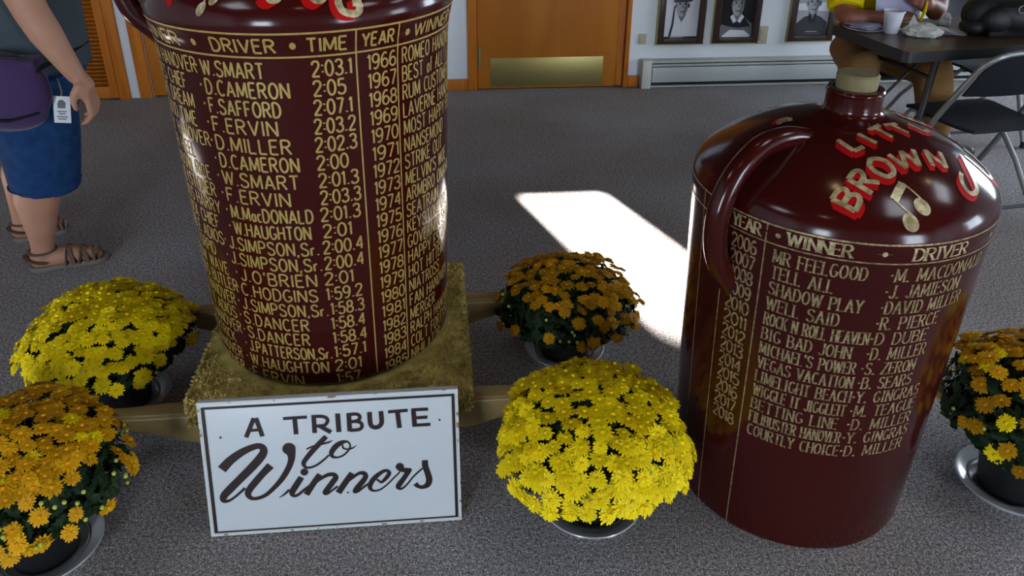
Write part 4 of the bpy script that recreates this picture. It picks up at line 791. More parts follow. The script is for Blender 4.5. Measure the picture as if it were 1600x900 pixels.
def leaf(mb, p, d, n, L, r):
    """lobed mum leaf: midrib along d, face normal n"""
    s = d.cross(n).normalized(); w = L*.42; n = s.cross(d)
    out = [(0, .06), (.2, .55), (.32, .42), (.5, .95), (.62, .5), (.8, .6), (1, 0)]
    vs = [p]+[p+d*L*x+s*w*y-n*L*.10*y for x, y in out]+[p+d*L*x-s*w*y-n*L*.10*y for x, y in out[:-1]]+[p+d*L*.55+n*L*.03]
    c = len(vs)-1
    mb.add(vs, [(0, 1, c), (1, 2, c), (2, 3, c), (3, 4, c), (4, 5, c), (5, 6, 7, c), (0, c, 8), (8, c, 9), (9, c, 10), (10, c, 11), (11, c, 12), (12, c, 13), (13, c, 7)])
def mum(label, slabel, x, y, Rx, ztop, zc, kinds, dens, seed, size=1.0, thin=None, zpot=.165, nb=18, sx=0, sy=0, low=-.25, avoid=(), sep=.0235):
    """mound of foliage on the pot: blossoms on the dome, thinned out by thin(direction)"""
    r = random.Random(seed)
    root = thing('potted_mum', label, 'flower pot', (x, y, .020), 0, 'potted mums around the jugs')
    sc = thing('plant_saucer', slabel, 'saucer', (x, y, 0), 0, 'saucers under the potted mums')
    mb = MB(); mb.lathe([(0, .004), (.085, .004), (.092, .008), (.098, .020), (.118, .030), (.126, .031), (.128, .028), (.121, .024), (.104, .012), (.098, .0), (0, 0)], seg=64); mb.build('dish', M['saucer'], sc, ang=35)
    mb = MB(); mb.lathe([(.0905, .0095), (.094, .0125), (.0935, .0165), (.0900, .0165)], seg=64); mb.build('inner_rib', M['saucer'], sc)
    mb = MB(); mb.lathe([(0, -.015), (.068, -.015), (.071, -.012), (.090, zpot-.045), (.094, zpot-.043), (.097, zpot-.022), (.093, zpot-.020), (.088, zpot-.04), (.086, zpot-.05)], seg=48); mb.build('pot', M['pot'], root)
    mb = MB(); mb.lathe([(0, zpot-.045), (.087, zpot-.047)], seg=32); mb.build('soil', M['soil'], root)
    C = Vector((sx, sy, zc-.02)); A = Vector((Rx, Rx, ztop-zc))
    B = zc-zpot+.03
    def surf(d, k=1.0):
        a = A.z if d.z >= 0 else B
        return C+Vector((d.x*A.x, d.y*A.y, d.z*a))*k*(1+.11*mnoise.noise(d*2.1+Vector((seed*3.7, 0, 0)))+.05*mnoise.noise(d*5+Vector((0, seed, 0))))
    def nrm(d): 
        a = A.z if d.z >= 0 else B
        return Vector((d.x/A.x, d.y/A.y, d.z/a)).normalized()
    def blocked(p):
        w = p+Vector((x, y, .02)); return any((w.x-cx)**2+(w.y-cy)**2 < rr*rr and z0 < w.z < z1 for cx, cy, rr, z0, z1 in avoid)
    mb = MB()
    for i in range(150):
        a = r.uniform(0, 6.283); b = r.uniform(.1, 1.2); d = Vector((math.cos(a)*math.sin(b), math.sin(a)*math.sin(b), math.cos(b)))
        q = surf(d, .92); p = Vector((math.cos(a)*.05*r.random(), math.sin(a)*.05*r.random(), zpot-.05))
        if blocked(q): continue
        m_ = p.lerp(q, .5)+Vector((0, 0, -.02)); mb.tube([p, m_, q], [.0022, .0018, .0014], 5)
    mb.build('stems', M['stemg'], root)
    mb = MB()
    vs = []; ph = 12                           # matted inner foliage
    n = 0
    while n < 2600:
        d = Vector((r.gauss(0, 1), r.gauss(0, 1), r.gauss(0, 1))).normalized()
        if d.z < -.93: continue
        k = r.choice((.97, .93, .86, .78, .68, .55)); p = surf(d, k); n += 1
        if blocked(p): continue
        nn = nrm(d); t_ = nn.cross(Vector((r.gauss(0, 1), r.gauss(0, 1), r.gauss(0, 1)))).normalized(); dd = (t_+nn*r.uniform(-.2, .7)+Vector((0, 0, -.25))).normalized(); up = (nn+Vector((0, 0, .6))).normalized(); up = (up-dd*up.dot(dd)).normalized()
        leaf(mb, p-dd*.018, dd, up, r.uniform(.024, .040), r)
    mb.build('foliage', M['leafg'], root, smooth=False)
    spots = []; N = dens; i = 0
    while i < N*(4 if sep < .021 else 3):
        i += 1
        zz = 1-r.random()*(1-low); a = r.uniform(0, 6.28318)
        s = math.sqrt(max(0, 1-zz*zz)); d = Vector((s*math.cos(a), s*math.sin(a), zz))
        if r.random() > (thin(d) if thin else 1): continue
        p = surf(d, r.uniform(1.0, 1.07))
        if blocked(p): continue
        if any((p-q[0]).length < sep*size for q in spots): continue
        spots.append((p, d, r.random()))
    view = CAMP-Vector((x, y, .02))
    def seen(s_): return nrm(s_[1]).dot((view-s_[0]).normalized())/((view-s_[0]).length**2)
    spots.sort(key=seen, reverse=True)
    rest = MB()
    for j, (p, d, q) in enumerate(spots):
        nn = (nrm(d)*.8+Vector((0, 0, .55))+Vector((r.gauss(0, .18), r.gauss(0, .18), r.gauss(0, .18)))).normalized()
        me = BLOOMS[kinds[int(q*len(kinds))]][j % 3]; k = size*r.uniform(.78, 1.12)
        rot = nn.to_track_quat('Z', 'Y') @ Euler((0, 0, r.uniform(0, 6.28))).to_quaternion()
        if j < 100:
            o = bpy.data.objects.new('blossom', me); COL.objects.link(o); o.parent = root; o.location = p; o.rotation_euler = rot.to_euler(); o.scale = (k, k, k)
        else:
            mt = Matrix.Translation(p) @ rot.to_matrix().to_4x4() @ Matrix.Scale(k, 4)
            rest.add([mt @ v.co for v in me.vertices], [tuple(f.vertices) for f in me.polygons])
    if rest.v: tag(rest.build('blossoms', M[{'y': 'yel', 'o': 'org', 'g': 'gldp'}[kinds[0]]], root), kind='stuff')
    for j in range(nb):
        a = r.uniform(0, 6.28); zz = r.uniform(-.35, .5); s = math.sqrt(1-zz*zz); d = Vector((s*math.cos(a), s*math.sin(a), zz)); p = surf(d, 1.04)
        if blocked(p): continue
        b = MB(); b.lathe([(0, -.004), (.0038, -.002), (.0048, .001), (.0036, .0045), (0, .006)], seg=10); b.v = [tuple(Vector(v)+p) for v in b.v]; b.build('flower_bud', M['bud'], root)
    return root
JAV = [(.749, 1.632, .345, 0, 1.1), (-.483, 1.929, .375, .25, 1.2)]
HAV = [(.08+.03*i, 1.655+.002*i, .045, .14, .24) for i in range(-4, 4)]
mum('bright yellow potted mum in full bloom, in front between the litter and the right jug', 'grey saucer under the front yellow mum between the jugs', .216, 1.478, .212, .362, .222, 'yyyyyyy', 420, 11, 1.08, sep=.0205,
    thin=lambda d: 1 if d.z > .12 else .22, avoid=JAV+HAV, low=-.42)
mum('yellow potted mum in full bloom, on the left behind the orange one', 'grey saucer under the yellow mum at the left', -1.118, 1.872, .217, .350, .218, 'yyyyyyyy', 420, 12, 1.06, sep=.0205,
    thin=lambda d: .05 if d.x > .05 and d.z < .30 else (1 if d.z > .2 else .22), avoid=JAV+[(-.90-.03*i, 2.05-.003*i, .045, .14, .24) for i in range(5)], low=-.40)
mum('orange-yellow potted mum at the bottom left, cut by the picture edge, nearest the viewer', 'grey saucer under the orange mum at bottom left', -1.072, 1.335, .216, .388, .235, 'oooooy', 430, 13, .98, sep=.0205,
    thin=lambda d: .05 if d.x > .25 and d.z < .50 else (.07 if d.z < .40 else (1 if d.z > .58 else .35)), avoid=JAV, low=-.3, nb=60)
mum('dark golden potted mum with sparse blossoms, beside the bright sun patch', 'grey saucer under the golden mum by the sun patch', .196, 2.125, .222, .318, .175, 'ggggo', 300, 14, .96, sep=.022,
    thin=lambda d: 1 if d.z > .62 else (.22 if d.x > .2 else .055), avoid=JAV, low=-.3, nb=40)
mum('golden yellow potted mum at the right edge, behind the right jug', 'grey saucer with glossy rim under the mum at right edge', 1.305, 1.545, .213, .425, .258, 'oogy', 260, 15, 1.0,
    thin=lambda d: 1 if d.z > .55 else (.06 if d.x < -.5 and d.z < .35 else .22), avoid=JAV, low=-.3, nb=26)

# ------------------------------------------------------------------ folding table and what lies on it
TY = R(13); tab = thing('folding_table', 'walnut-topped folding table with black edge and black folding legs, behind the right jug', 'table', (2.435, 3.565, 0), TY)
mb = MB(); w, h = 1.83, .52; r0 = .03; pts = []
for cx, cy, a0 in ((w/2-r0, h/2-r0, 0), (-w/2+r0, h/2-r0, 90), (-w/2+r0, -h/2+r0, 180), (w/2-r0, -h/2+r0, 270)):
    pts += [(cx+r0*math.cos(R(a0+90*i/6)), cy+r0*math.sin(R(a0+90*i/6)), .7325) for i in range(7)]
mb.prism(pts, (0, 0, .003)); mb.build('table_top', M['tabl'], tab, smooth=False)
mb = MB(); mb.prism([(x*1.002, y*1.004, .690) for x, y, z in pts], (0, 0, .0428)); mb.build('edge_apron', M['black'], tab, smooth=False)
for sx in (-1, 1):
    mb = MB(); x = sx*(w/2-.20)
    mb.tube([(x, -h/2+.06, .69), (x+sx*.06, -h/2+.05, .0)], .014, 10); mb.build('leg', M['black'], tab)
    mb = MB(); mb.tube([(x, h/2-.06, .69), (x+sx*.06, h/2-.05, .0)], .014, 10); mb.build('leg', M['black'], tab)
    mb = MB(); mb.tube([(x+sx*.01, -h/2+.06, .60), (x+sx*.01, h/2-.06, .60)], .010, 8); mb.build('cross_bar', M['black'], tab); mb = MB(); mb.tube([(x+sx*.045, -h/2+.05, .16), (x+sx*.045, h/2-.05, .16)], .010, 8); mb.build('cross_bar', M['black'], tab)
    mb = MB(); mb.tube([(x, 0, .60), (x-sx*.34, 0, .685)], .008, 8); mb.build('folding_brace', M['black'], tab); mb = MB(); mb.tube([(x+sx*.02, .04, .45), (x-sx*.20, .03, .685)], .007, 8); mb.build('folding_brace', M['black'], tab)
TZ = .7355
o = thing('foam_cup', 'white foam cup on the folding table', 'cup', (1.680, 3.440, TZ)); k = .044
mb = MB(); mb.lathe([(0, 0), (.028, 0), (.030, .003), (.041, .088), (.0445, .090), (.0445, .096), (.041, .096), (.039, .088), (.0285, .008), (0, .008)], seg=40); mb.build('cup_body', M['foam'], o)
mb = MB(); mb.lathe([(0, .070), (.0365, .070)], seg=32); mb.build('drink', M['pot'], o)
o = thing('foil_plate', 'flat white plate under clear crumpled wrap at the table corner', 'plate', (1.592, 3.505, TZ))
mb = MB(); mb.lathe([(0, .002), (.062, .002), (.088, .010), (.090, .012), (.086, .008), (.062, 0), (0, 0)], seg=40); mb.build('plate_body', M['foam'], o)
def crumple(name, m, parent, c, size, seed, amp=.25, n=16, fold=None):
    r = random.Random(seed); bm = bmesh.new(); bmesh.ops.create_icosphere(bm, subdivisions=4, radius=1)
    from mathutils import noise
    for v in bm.verts:
        q = v.co.copy(); d = noise.fractal(q*1.7+Vector((seed, 0, 0)), 1.0, 2.0, 3)+.5*abs(noise.noise(q*4+Vector((0, seed, 0))))
        v.co = q*(1+amp*d); v.co = Vector((v.co.x*size[0], v.co.y*size[1], max(v.co.z, -.55)*size[2]))
        if fold: v.co = fold(v.co)
    z0 = min(v.co.z for v in bm.verts)
    for v in bm.verts: v.co += Vector(c)-Vector((0, 0, z0))
    me = bpy.data.meshes.new(name); bm.to_mesh(me); bm.free(); me.materials.append(m); me.shade_smooth(); me.set_sharp_from_angle(angle=R(28)); return link(name, me, parent)
crumple('plastic_wrap', M['lav'], o, (0, 0, .0105), (.075, .055, .008), 3, .5)
o = thing('paper_wrapper', 'crumpled off-white food wrapper beside the foam cup', 'wrapper', (1.790, 3.385, TZ), R(-14))
crumple('wrapper_body', M['wrap'], o, (0, 0, 0), (.074, .052, .034), 8, .22)
mb = MB()
pk = [(-.066, -.010, .022), (-.018, -.030, .030), (-.012, .018, .034), (-.058, .028, .026), (-.045, .008, .088)]
mb.add(pk, [(0, 1, 4), (1, 2, 4), (2, 3, 4), (3, 0, 4), (0, 3, 2, 1)]); mb.build('twisted_corner', M['wrap'], o, smooth=False)
o = thing('paper_napkin', 'folded white paper napkin on the table beside the wrapper', 'napkin', (1.915, 3.445, TZ), R(-12))
mb = MB(); n = 10
for j in range(3):
    vs = [((i/n-.5)*.155, y*(.062-.006*j), .001+.0045*j+.003*math.sin(i*1.3+j)*(.3+j*.4)+.003*abs(y)) for i in range(n+1) for y in (-1, 0, 1)]
    mb.add(vs, [f for i in range(n) for f in ((3*i, 3*i+1, 3*i+4, 3*i+3), (3*i+1, 3*i+2, 3*i+5, 3*i+4))])
mb.v = [(a, b, max(c, .0005)) for a, b, c in mb.v]; mb.build('napkin_layers', M['paper'], o)
o = thing('paper_slip', 'small white paper slip behind the foam cup', 'paper', (1.732, 3.512, TZ), R(10))
mb = MB(); mb.box((0, 0, .001), (.055, .035, .002)); mb.build('slip', M['paper'], o, smooth=False)
o = thing('paper_tissue', 'small white crumpled tissue standing by the seated person', 'tissue', (1.990, 3.59, TZ))
crumple('tissue_body', M['paper'], o, (0, 0, 0), (.022, .02, .034), 5, .3)
bp = thing('black_backpack', 'black nylon backpack lying on the right of the folding table', 'bag', (2.17, 3.45, TZ), R(4))
fobj('bag_body', [('c', [(-.12, 0, .085), (.02, .0, .115), (.22, .02, .10)], [.075, .108, .095]), ('e', (.05, -.03, .09), (.20, .12, .088)), ('b', (.05, 0, .02), (.17, .10, .02))], M['bagb'], bp, voxel=.012, smooth=5)
fobj('front_pocket', [('e', (-.09, -.085, .075), (.07, .045, .055)), ('e', (-.165, -.03, .035), (.045, .06, .035))], M['bagb'], bp, voxel=.008)
mb = MB(); mb.tube(catmull([(-.10, -.09, .14), (-.02, -.13, .15), (.08, -.12, .19), (.18, -.05, .205)], 6), .010, 8, flat=.4); mb.build('shoulder_strap', M['black'], bp)
mb = MB(); mb.tube([(-.035+.016*math.cos(R(a)), -.139, .128+.016*math.sin(R(a))) for a in range(0, 360, 20)], .0022, 8, closed=True); mb.build('strap_ring', M['ring'], bp)

# ------------------------------------------------------------------ folding chairs
def panel(mb, x0, x1, w0, w1, z, dip, th, n=10, m_=8):
    vs = []
    for s in (0, 1):
        for i in range(n+1):
            t = i/n
            for j in range(m_+1):
                q = j/m_*2-1; w = (w0+(w1-w0)*t)/2; e = 1-.06*(2*t-1)**6; ex = (x0+(x1-x0)*t)
                if abs(q) > .99: ex = ex*(.98)
                vs.append((ex, q*w*e, z-dip*math.sin(math.pi*min(1, t*1.1))*(1-q*q*.4)-s*th-(.014*max(0, t-.85)/.15)))
    N = (n+1)*(m_+1); idx = lambda s, i, j: s*N+i*(m_+1)+j; fs = []
    for i in range(n):
        for j in range(m_): fs += [(idx(0, i, j), idx(0, i+1, j), idx(0, i+1, j+1), idx(0, i, j+1)), (idx(1, i, j), idx(1, i, j+1), idx(1, i+1, j+1), idx(1, i+1, j))]
        fs += [(idx(0, i, 0), idx(1, i, 0), idx(1, i+1, 0), idx(0, i+1, 0)), (idx(0, i, m_), idx(0, i+1, m_), idx(1, i+1, m_), idx(1, i, m_))]
    for j in range(m_): fs += [(idx(0, 0, j), idx(0, 0, j+1), idx(1, 0, j+1), idx(1, 0, j)), (idx(0, n, j), idx(1, n, j), idx(1, n, j+1), idx(0, n, j+1))]
    mb.add(vs, fs)
def folding_chair(label, x, y, yaw):
    t = thing('folding_chair', label, 'chair', (x, y, 0), yaw, 'dark metal folding chairs at the folding table')
    mb = MB(); panel(mb, -.20, .20, .385, .40, .445, .012, .014); mb.build('seat', M['chairv'], t, ang=50)
    mb = MB(); w = .215
    side = lambda s: [(.205, s*w, .010), (.10, s*w, .215), (-.02, s*w, .445), (-.155, s*w, .66)]
    P = side(1)+[(-.195, w, .715), (-.222, w-.035, .752), (-.230, w-.10, .765), (-.232, 0, .768), (-.230, -w+.10, .765), (-.222, -w+.035, .752), (-.195, -w, .715)]+side(-1)[::-1]
    mb.tube(catmull(P, 4), .0125, 12); mb.build('back_frame', M['steel'], t)
    mb = MB(); vs = []; n = 12
    for s in (0, 1):
        for i in range(n+1):
            q = i/n*2-1
            for j in range(5):
                z = .565+.185*j/4; vs.append((-.105-.60*(z-.565)-.030*(1-q*q)-s*.010, q*.20, z+(.012*(1-q*q) if j == 4 else 0)))
    N = (n+1)*5; fs = []
    for i in range(n):
        for j in range(4): fs += [(i*5+j, i*5+j+1, i*5+j+6, i*5+j+5), (N+i*5+j, N+i*5+j+5, N+i*5+j+6, N+i*5+j+1)]
        for j in (0, 4): fs.append((i*5+j, (i+1)*5+j, N+(i+1)*5+j, N+i*5+j))
    for i in (0, n):
        for j in range(4): fs.append((i*5+j, i*5+j+1, N+i*5+j+1, N+i*5+j))
    mb.add(vs, fs); mb.build('backrest', M['chairv'], t, ang=50)
    for s in (-1, 1):
        mb = MB(); mb.tube([(.12, s*.190, .42), (-.08, s*.190, .24), (-.27, s*.190, .012)], .011, 10); mb.build('rear_leg', M['steel'], t)
        mb = MB(); mb.lathe([(0, 0), (.016, 0), (.016, .03), (.011, .034), (0, .034)], c=(-.272, s*.19), seg=16); mb.build('rubber_foot', M['black'], t)
        mb = MB(); mb.lathe([(0, 0), (.017, 0), (.017, .03), (.012, .034), (0, .034)], c=(.207, s*w), seg=16); mb.build('rubber_foot', M['black'], t)
    for a, b, c, e in ((.165, w, .09, .008), (-.21, .19, .085, .008), (.10, w, .405, .007)): mb = MB(); mb.tube([(a, -b, c), (a, b, c)], e, 8); mb.build('cross_bar', M['black'], t)
    return t
folding_chair('dark folding chair with grey tube frame nearest the right jug, back to the viewer', 2.015, 3.225, R(103))
folding_chair('dark folding chair on the far side of the table, right of the seated person', 2.52, 4.12, R(-82))
folding_chair('dark folding chair under the seated person in yellow', 1.955, 4.03, R(-86))
# ------------------------------------------------------------------ standing woman at the left
V = Vector
wo = V((-1.70, 2.70, 0))
wm = thing('person', 'standing person in grey shirt, blue denim shorts and brown sandals with a purple hip bag', 'person', wo)
def hand(palm, wrist, side, fdir, back, curl, L=1.0, thumb=1):
    """palm centre, fingers along fdir, back = back-of-hand normal, side = towards the little finger"""
    P = [('e', palm, (.042*L, .036*L, .016*L), Matrix((side*1.0, fdir, back)).transposed().to_quaternion()), ('c', [wrist, palm-fdir*.012], [.026*L, .027*L])]
    for k, (o_, ln) in enumerate(((-.030, .070), (-.010, .079), (.011, .073), (.030, .058))):
        b = palm+side*o_*L+fdir*.030*L; d = fdir.copy(); pts = [b-fdir*.02]; rr = [.0098*L]
        q = b.copy(); pts.append(q.copy()); rr.append(.0095*L)
        for j, f_ in enumerate((.45, .30, .25)):
            a = curl*(.5+.35*j)*(1+.12*(k-1.5)); d = (Matrix.Rotation(a, 3, side) @ d) if True else d
            q = q+d*ln*f_*L; pts.append(q.copy()); rr.append((.0090-.0009*j)*L)
        P.append(('c', pts, rr))
    tb = palm-side*.030*L-fdir*.018*L; t1 = tb-side*.020*L*thumb+fdir*.018*L-back*.010*L; t2 = t1+fdir*.026*L-side*.006*L*thumb-back*.008*L; t3 = t2+fdir*.022*L-back*.004*L+side*.004*L
    P.append(('c', [tb, t1, t2, t3], [.015*L, .0125*L, .0105*L, .0085*L])); return P
S_ = V((.43, -.90, 0)); F_ = V((.90, .43, 0))
fd = V((-.02, .0, -1)).normalized(); bk = V((.97, .20, .05)).normalized(); sd = fd.cross(bk).normalized()
body = [('c', [V((-1.63, 2.63, .82)), V((-1.70, 2.655, .42)), V((-1.735, 2.660, .29)), V((-1.752, 2.652, .12)), V((-1.757, 2.650, .085))], [.10, .070, .076, .042, .039]),
 ('c', [V((-1.757, 2.65, .085)), V((-1.775, 2.645, .045)), V((-1.68, 2.685, .040)), V((-1.60, 2.715, .028))], [.038, .036, .036, .026]),
 ('c', [V((-1.66, 2.77, .82)), V((-1.86, 2.870, .43)), V((-1.925, 2.885, .29)), V((-1.962, 2.893, .12)), V((-1.966, 2.893, .085))], [.10, .062, .062, .040, .038]),
 ('c', [V((-1.966, 2.893, .085)), V((-1.978, 2.880, .045)), V((-1.91, 2.925, .040)), V((-1.862, 2.965, .028))], [.038, .035, .035, .026]),
 ('e', V((-1.645, 2.70, .90)), V((.13, .15, .13))), ('e', V((-1.63, 2.70, 1.15)), V((.14, .18, .20))),
 ('c', [V((-1.60, 2.55, 1.325)), V((-1.54, 2.50, 1.20)), V((-1.462, 2.462, 1.02)), V((-1.435, 2.462, .955)), V((-1.376, 2.470, .822))], [.062, .062, .052, .050, .030]),
 ('c', [V((-1.66, 2.87, 1.325)), V((-1.70, 2.95, 1.06)), V((-1.66, 2.95, .84))], [.06, .05, .03]),
 ('c', [V((-1.61, 2.70, 1.33)), V((-1.575, 2.70, 1.46))], [.058, .055]),
 ('e', V((-1.55, 2.70, 1.545)), V((.098, .074, .115))), ('e', V((-1.515, 2.70, 1.49)), V((.055, .052, .055))), ('e', V((-1.452, 2.70, 1.53)), V((.016, .012, .016))), ('e', V((-1.545, 2.626, 1.54)), V((.02, .008, .028))), ('e', V((-1.545, 2.774, 1.54)), V((.02, .008, .028)))]
pc = V((-1.352, 2.472, .770)); body += [('e', pc, V((.019, .040, .046))), ('c', [V((-1.376, 2.470, .822)), pc+V((.002, 0, .018))], [.027, .026])]
for k, (dy, ln) in enumerate(((-.030, .92), (-.010, 1.0), (.010, .95), (.029, .78))):   # index finger nearest the viewer
    b0 = pc+V((.006, dy*.75, -.022)); b1 = pc+V((.011, dy, -.042)); b2_ = b1+V((.004-.004*k, dy*.08, -.036*ln)); b3 = b2_+V((-.016-.003*k, 0, -.020*ln)); b4 = b3+V((-.017, 0, -.010*ln))
    body.append(('c', [b0, b1, b2_, b3, b4], [.0105, .0102, .0094, .0086, .0074]))
body.append(('c', [pc+V((-.008, -.026, .020)), pc+V((-.024, -.038, -.004)), pc+V((-.030, -.040, -.030)), pc+V((-.028, -.036, -.052))], [.016, .0135, .0112, .0088]))
body += hand(V((-1.655, 2.95, .785)), V((-1.66, 2.95, .84)), sd, fd, bk, R(20))
fobj('body', body, M['skin'], wm, wo, voxel=.0055, smooth=4)
# face details
for s in (-1, 1):
    mb = MB(); mb.lathe([(0, .009), (.005, .0075), (.009, 0), (0, -.004)], seg=14); q = V((-1.462, 2.70+s*.030, 1.553)); rot = V((1, s*.25, 0)).to_track_quat('Z', 'Y').to_matrix(); mb.v = [tuple(rot @ V(v)+q-wo) for v in mb.v]; mb.build('eye', M['g5'], wm)
mb = MB(); mb.tube([tuple(V((-1.461, 2.678, 1.470))-wo), tuple(V((-1.456, 2.70, 1.468))-wo), tuple(V((-1.461, 2.722, 1.470))-wo)], [.003, .006, .003], 8); mb.build('mouth', M['skint'], wm)
fobj('hair', [('e', V((-1.575, 2.70, 1.575)), V((.108, .088, .108))), ('e', V((-1.615, 2.70, 1.49)), V((.06, .08, .10)))], M['hair'], wm, wo, voxel=.01)
sh = fobj('shirt', [('e', V((-1.655, 2.70, .985)), V((.200, .220, .17))), ('k', [V((-1.65, 2.70, .79)), V((-1.65, 2.70, .99))], [.196, .20]), ('e', V((-1.64, 2.70, 1.18)), V((.155, .20, .20))), ('e', V((-1.565, 2.62, 1.10)), V((.085, .085, .10))), ('e', V((-1.555, 2.78, 1.10)), V((.085, .085, .10))), ('e', V((-1.585, 2.69, .97)), V((.115, .15, .12))),
 ('c', [V((-1.61, 2.62, 1.33)), V((-1.66, 2.80, 1.33))], [.075, .075]), ('k', [V((-1.60, 2.555, 1.33)), V((-1.535, 2.497, 1.175))], [.078, .080]), ('k', [V((-1.66, 2.86, 1.33)), V((-1.69, 2.94, 1.16))], [.076, .076])], M['shirt'], wm, wo, voxel=.009, smooth=6)
# shorts: two wide legs from one waist, hems cut level
me = fuse([('e', V((-1.65, 2.70, .80)), V((.178, .19, .12))), ('k', [V((-1.625, 2.625, .80)), V((-1.655, 2.645, .55)), V((-1.684, 2.657, .352))], [.148, .135, .118]), ('k', [V((-1.67, 2.79, .80)), V((-1.75, 2.85, .56)), V((-1.84, 2.872, .375))], [.140, .122, .105])], .008, 5)
bm = bmesh.new(); bm.from_mesh(me)
dl = [f for f in bm.faces if f.normal.z < -.8 and f.calc_center_median().z < .42]; bmesh.ops.delete(bm, geom=dl, context='FACES'); bm.to_mesh(me); bm.free(); me.transform(Matrix.Translation(-wo)); me.materials.clear(); me.materials.append(M['denim']); st = link('shorts', me, wm)
mb = MB(); c = V((-1.6835, 2.6565, .364))-wo; mb.tube([(c.x+.1185*math.cos(2*math.pi*i/36), c.y+.1185*math.sin(2*math.pi*i/36), c.z) for i in range(36)], .0042, 8, closed=True, flat=.7); mb.build('hem', M['denim'], st)
mb = MB(); c = V((-1.838, 2.8715, .386))-wo; mb.tube([(c.x+.1055*math.cos(2*math.pi*i/36), c.y+.1055*math.sin(2*math.pi*i/36), c.z) for i in range(36)], .0042, 8, closed=True, flat=.7); mb.build('hem', M['denim'], st)
# sandals
def sandal(heel, toe, ankle):
    d = (toe-heel); L = d.length; d.normalize(); s = V((-d.y, d.x, 0)); mid = heel.lerp(toe, .5)
    sd_ = link('sandal', bpy.data.meshes.new('sandal'), wm); sd_.data = fuse([('c', [heel+d*.035+V((0, 0, .012)), heel.lerp(toe, .45)+V((0, 0, .012)), toe-d*.048+V((0, 0, .014))], [.040, .038, .046])], .006, 3)
    for v in sd_.data.vertices: v.co.z = (max(min(v.co.z, .022), .001))
    sd_.data.transform(Matrix.Translation(-wo)); sd_.data.materials.clear(); sd_.data.materials.append(M['sole'])
    def band(t0, t1, h, w, z0=.018, r=.0085):
        a, b = heel.lerp(toe, t0), heel.lerp(toe, t1); pts = []
        for i in range(11):
            q = math.pi*i/10; p = a.lerp(b, i/10)+s*math.cos(q)*w+V((0, 0, z0+math.sin(q)*h)); pts.append(tuple(p-wo))
        m_ = MB(); m_.tube(pts, r, 8, flat=.45); m_.build('strap', M['suede'], sd_)
    for t0, t1, h, w in ((.44, .56, .064, .043), (.56, .46, .062, .043), (.60, .74, .050, .044), (.74, .63, .050, .044), (.80, .82, .036, .042), (.88, .88, .026, .036)): band(t0, t1, h, w)
    hc = heel+d*.042; pts = [tuple(hc+d*math.cos(a)*.043*-1+s*math.sin(a)*.041+V((0, 0, .046+.012*math.cos(a)))-wo) for a in [R(x) for x in range(-120, 121, 20)]]
    m_ = MB(); m_.tube(pts, .017, 8, flat=.3); m_.build('heel_strap', M['suede'], sd_)
    pts = [tuple(hc+d*.012+d*math.cos(a)*.046+s*math.sin(a)*.044+V((0, 0, .080))-wo) for a in [R(x) for x in range(0, 360, 20)]]
    m_ = MB(); m_.tube(pts, .009, 8, closed=True, flat=.4); m_.build('ankle_strap', M['suede'], sd_)
sandal(V((-1.812, 2.632, 0)), V((-1.556, 2.735, 0)), V((-1.757, 2.65, .08)))
sandal(V((-2.005, 2.862, 0)), V((-1.832, 2.985, 0)), V((-1.966, 2.893, .08)))
# hip bag, badge
bagr = fobj('hip_bag', [('b', V((-1.610, 2.475, .790)), V((.118, .045, .085)), Euler((R(4), 0, R(8))).to_quaternion()), ('e', V((-1.605, 2.462, .775)), V((.140, .070, .125))), ('e', V((-1.62, 2.470, .690)), V((.125, .062, .058)))], M['purp'], wm, wo, voxel=.008, smooth=8)
mb = MB(); mb.tube([tuple(V(p)-wo) for p in ((-1.735, 2.415, .700), (-1.66, 2.397, .690), (-1.58, 2.400, .690), (-1.505, 2.43, .705))], .013, 8, flat=.35); mb.build('strap', M['black'], bagr)
mb = MB(); mb.box(V((-1.668, 2.398, .676))-wo, (.045, .016, .042), bev=.005); mb.build('buckle', M['black'], bagr)
mb = MB(); mb.tube([tuple(V(p)-wo) for p in ((-1.50, 2.45, .835), (-1.47, 2.52, .85), (-1.462, 2.62, .855), (-1.47, 2.75, .86))], .016, 8, flat=.3); mb.build('waist_strap', M['black'], bagr)
mb = MB(); mb.tube(catmull([tuple(V(p)-wo) for p in ((-1.73, 2.44, .885), (-1.60, 2.402, .897), (-1.49, 2.44, .88))], 5), .004, 6); mb.build('zip', M['black'], bagr)
bd = MB(); bq = Matrix.Rotation(R(20), 3, 'Z') @ Matrix.Rotation(R(9), 3, 'Y'); bc = V((-1.4625, 2.497, .695))-wo
bd.box(bc, (.050, .003, .092), bq, bev=.001); bd = bd.build('name_badge', M['card'], wm)
mb = MB(); mb.add([bc+bq @ V((x, -.0022, z)) for x, z in ((-.012, .005), (.010, .005), (.012, .024), (.004, .034), (-.006, .034), (-.013, .022))], [tuple(range(6))]); mb.build('badge_picture', M['g3'], bd, smooth=False)
mb = MB()
for z, w in ((-.006, .014), (-.014, .010), (-.024, .016), (-.032, .012)): mb.add([bc+bq @ V((x, -.0022, z+dz)) for x, dz in ((-w, -.002), (w, -.002), (w, .002), (-w, .002))], [(0, 1, 2, 3)])
mb.build('badge_text_lines', M['g3'], bd, smooth=False)
mb = MB(); mb.tube([tuple(bc+bq @ V((0, -.001, .046))), tuple(bc+bq @ V((0, .004, .062))), tuple(V((-1.475, 2.53, .79))-wo)], .003, 6); mb.build('badge_clip', M['ring'], bd)

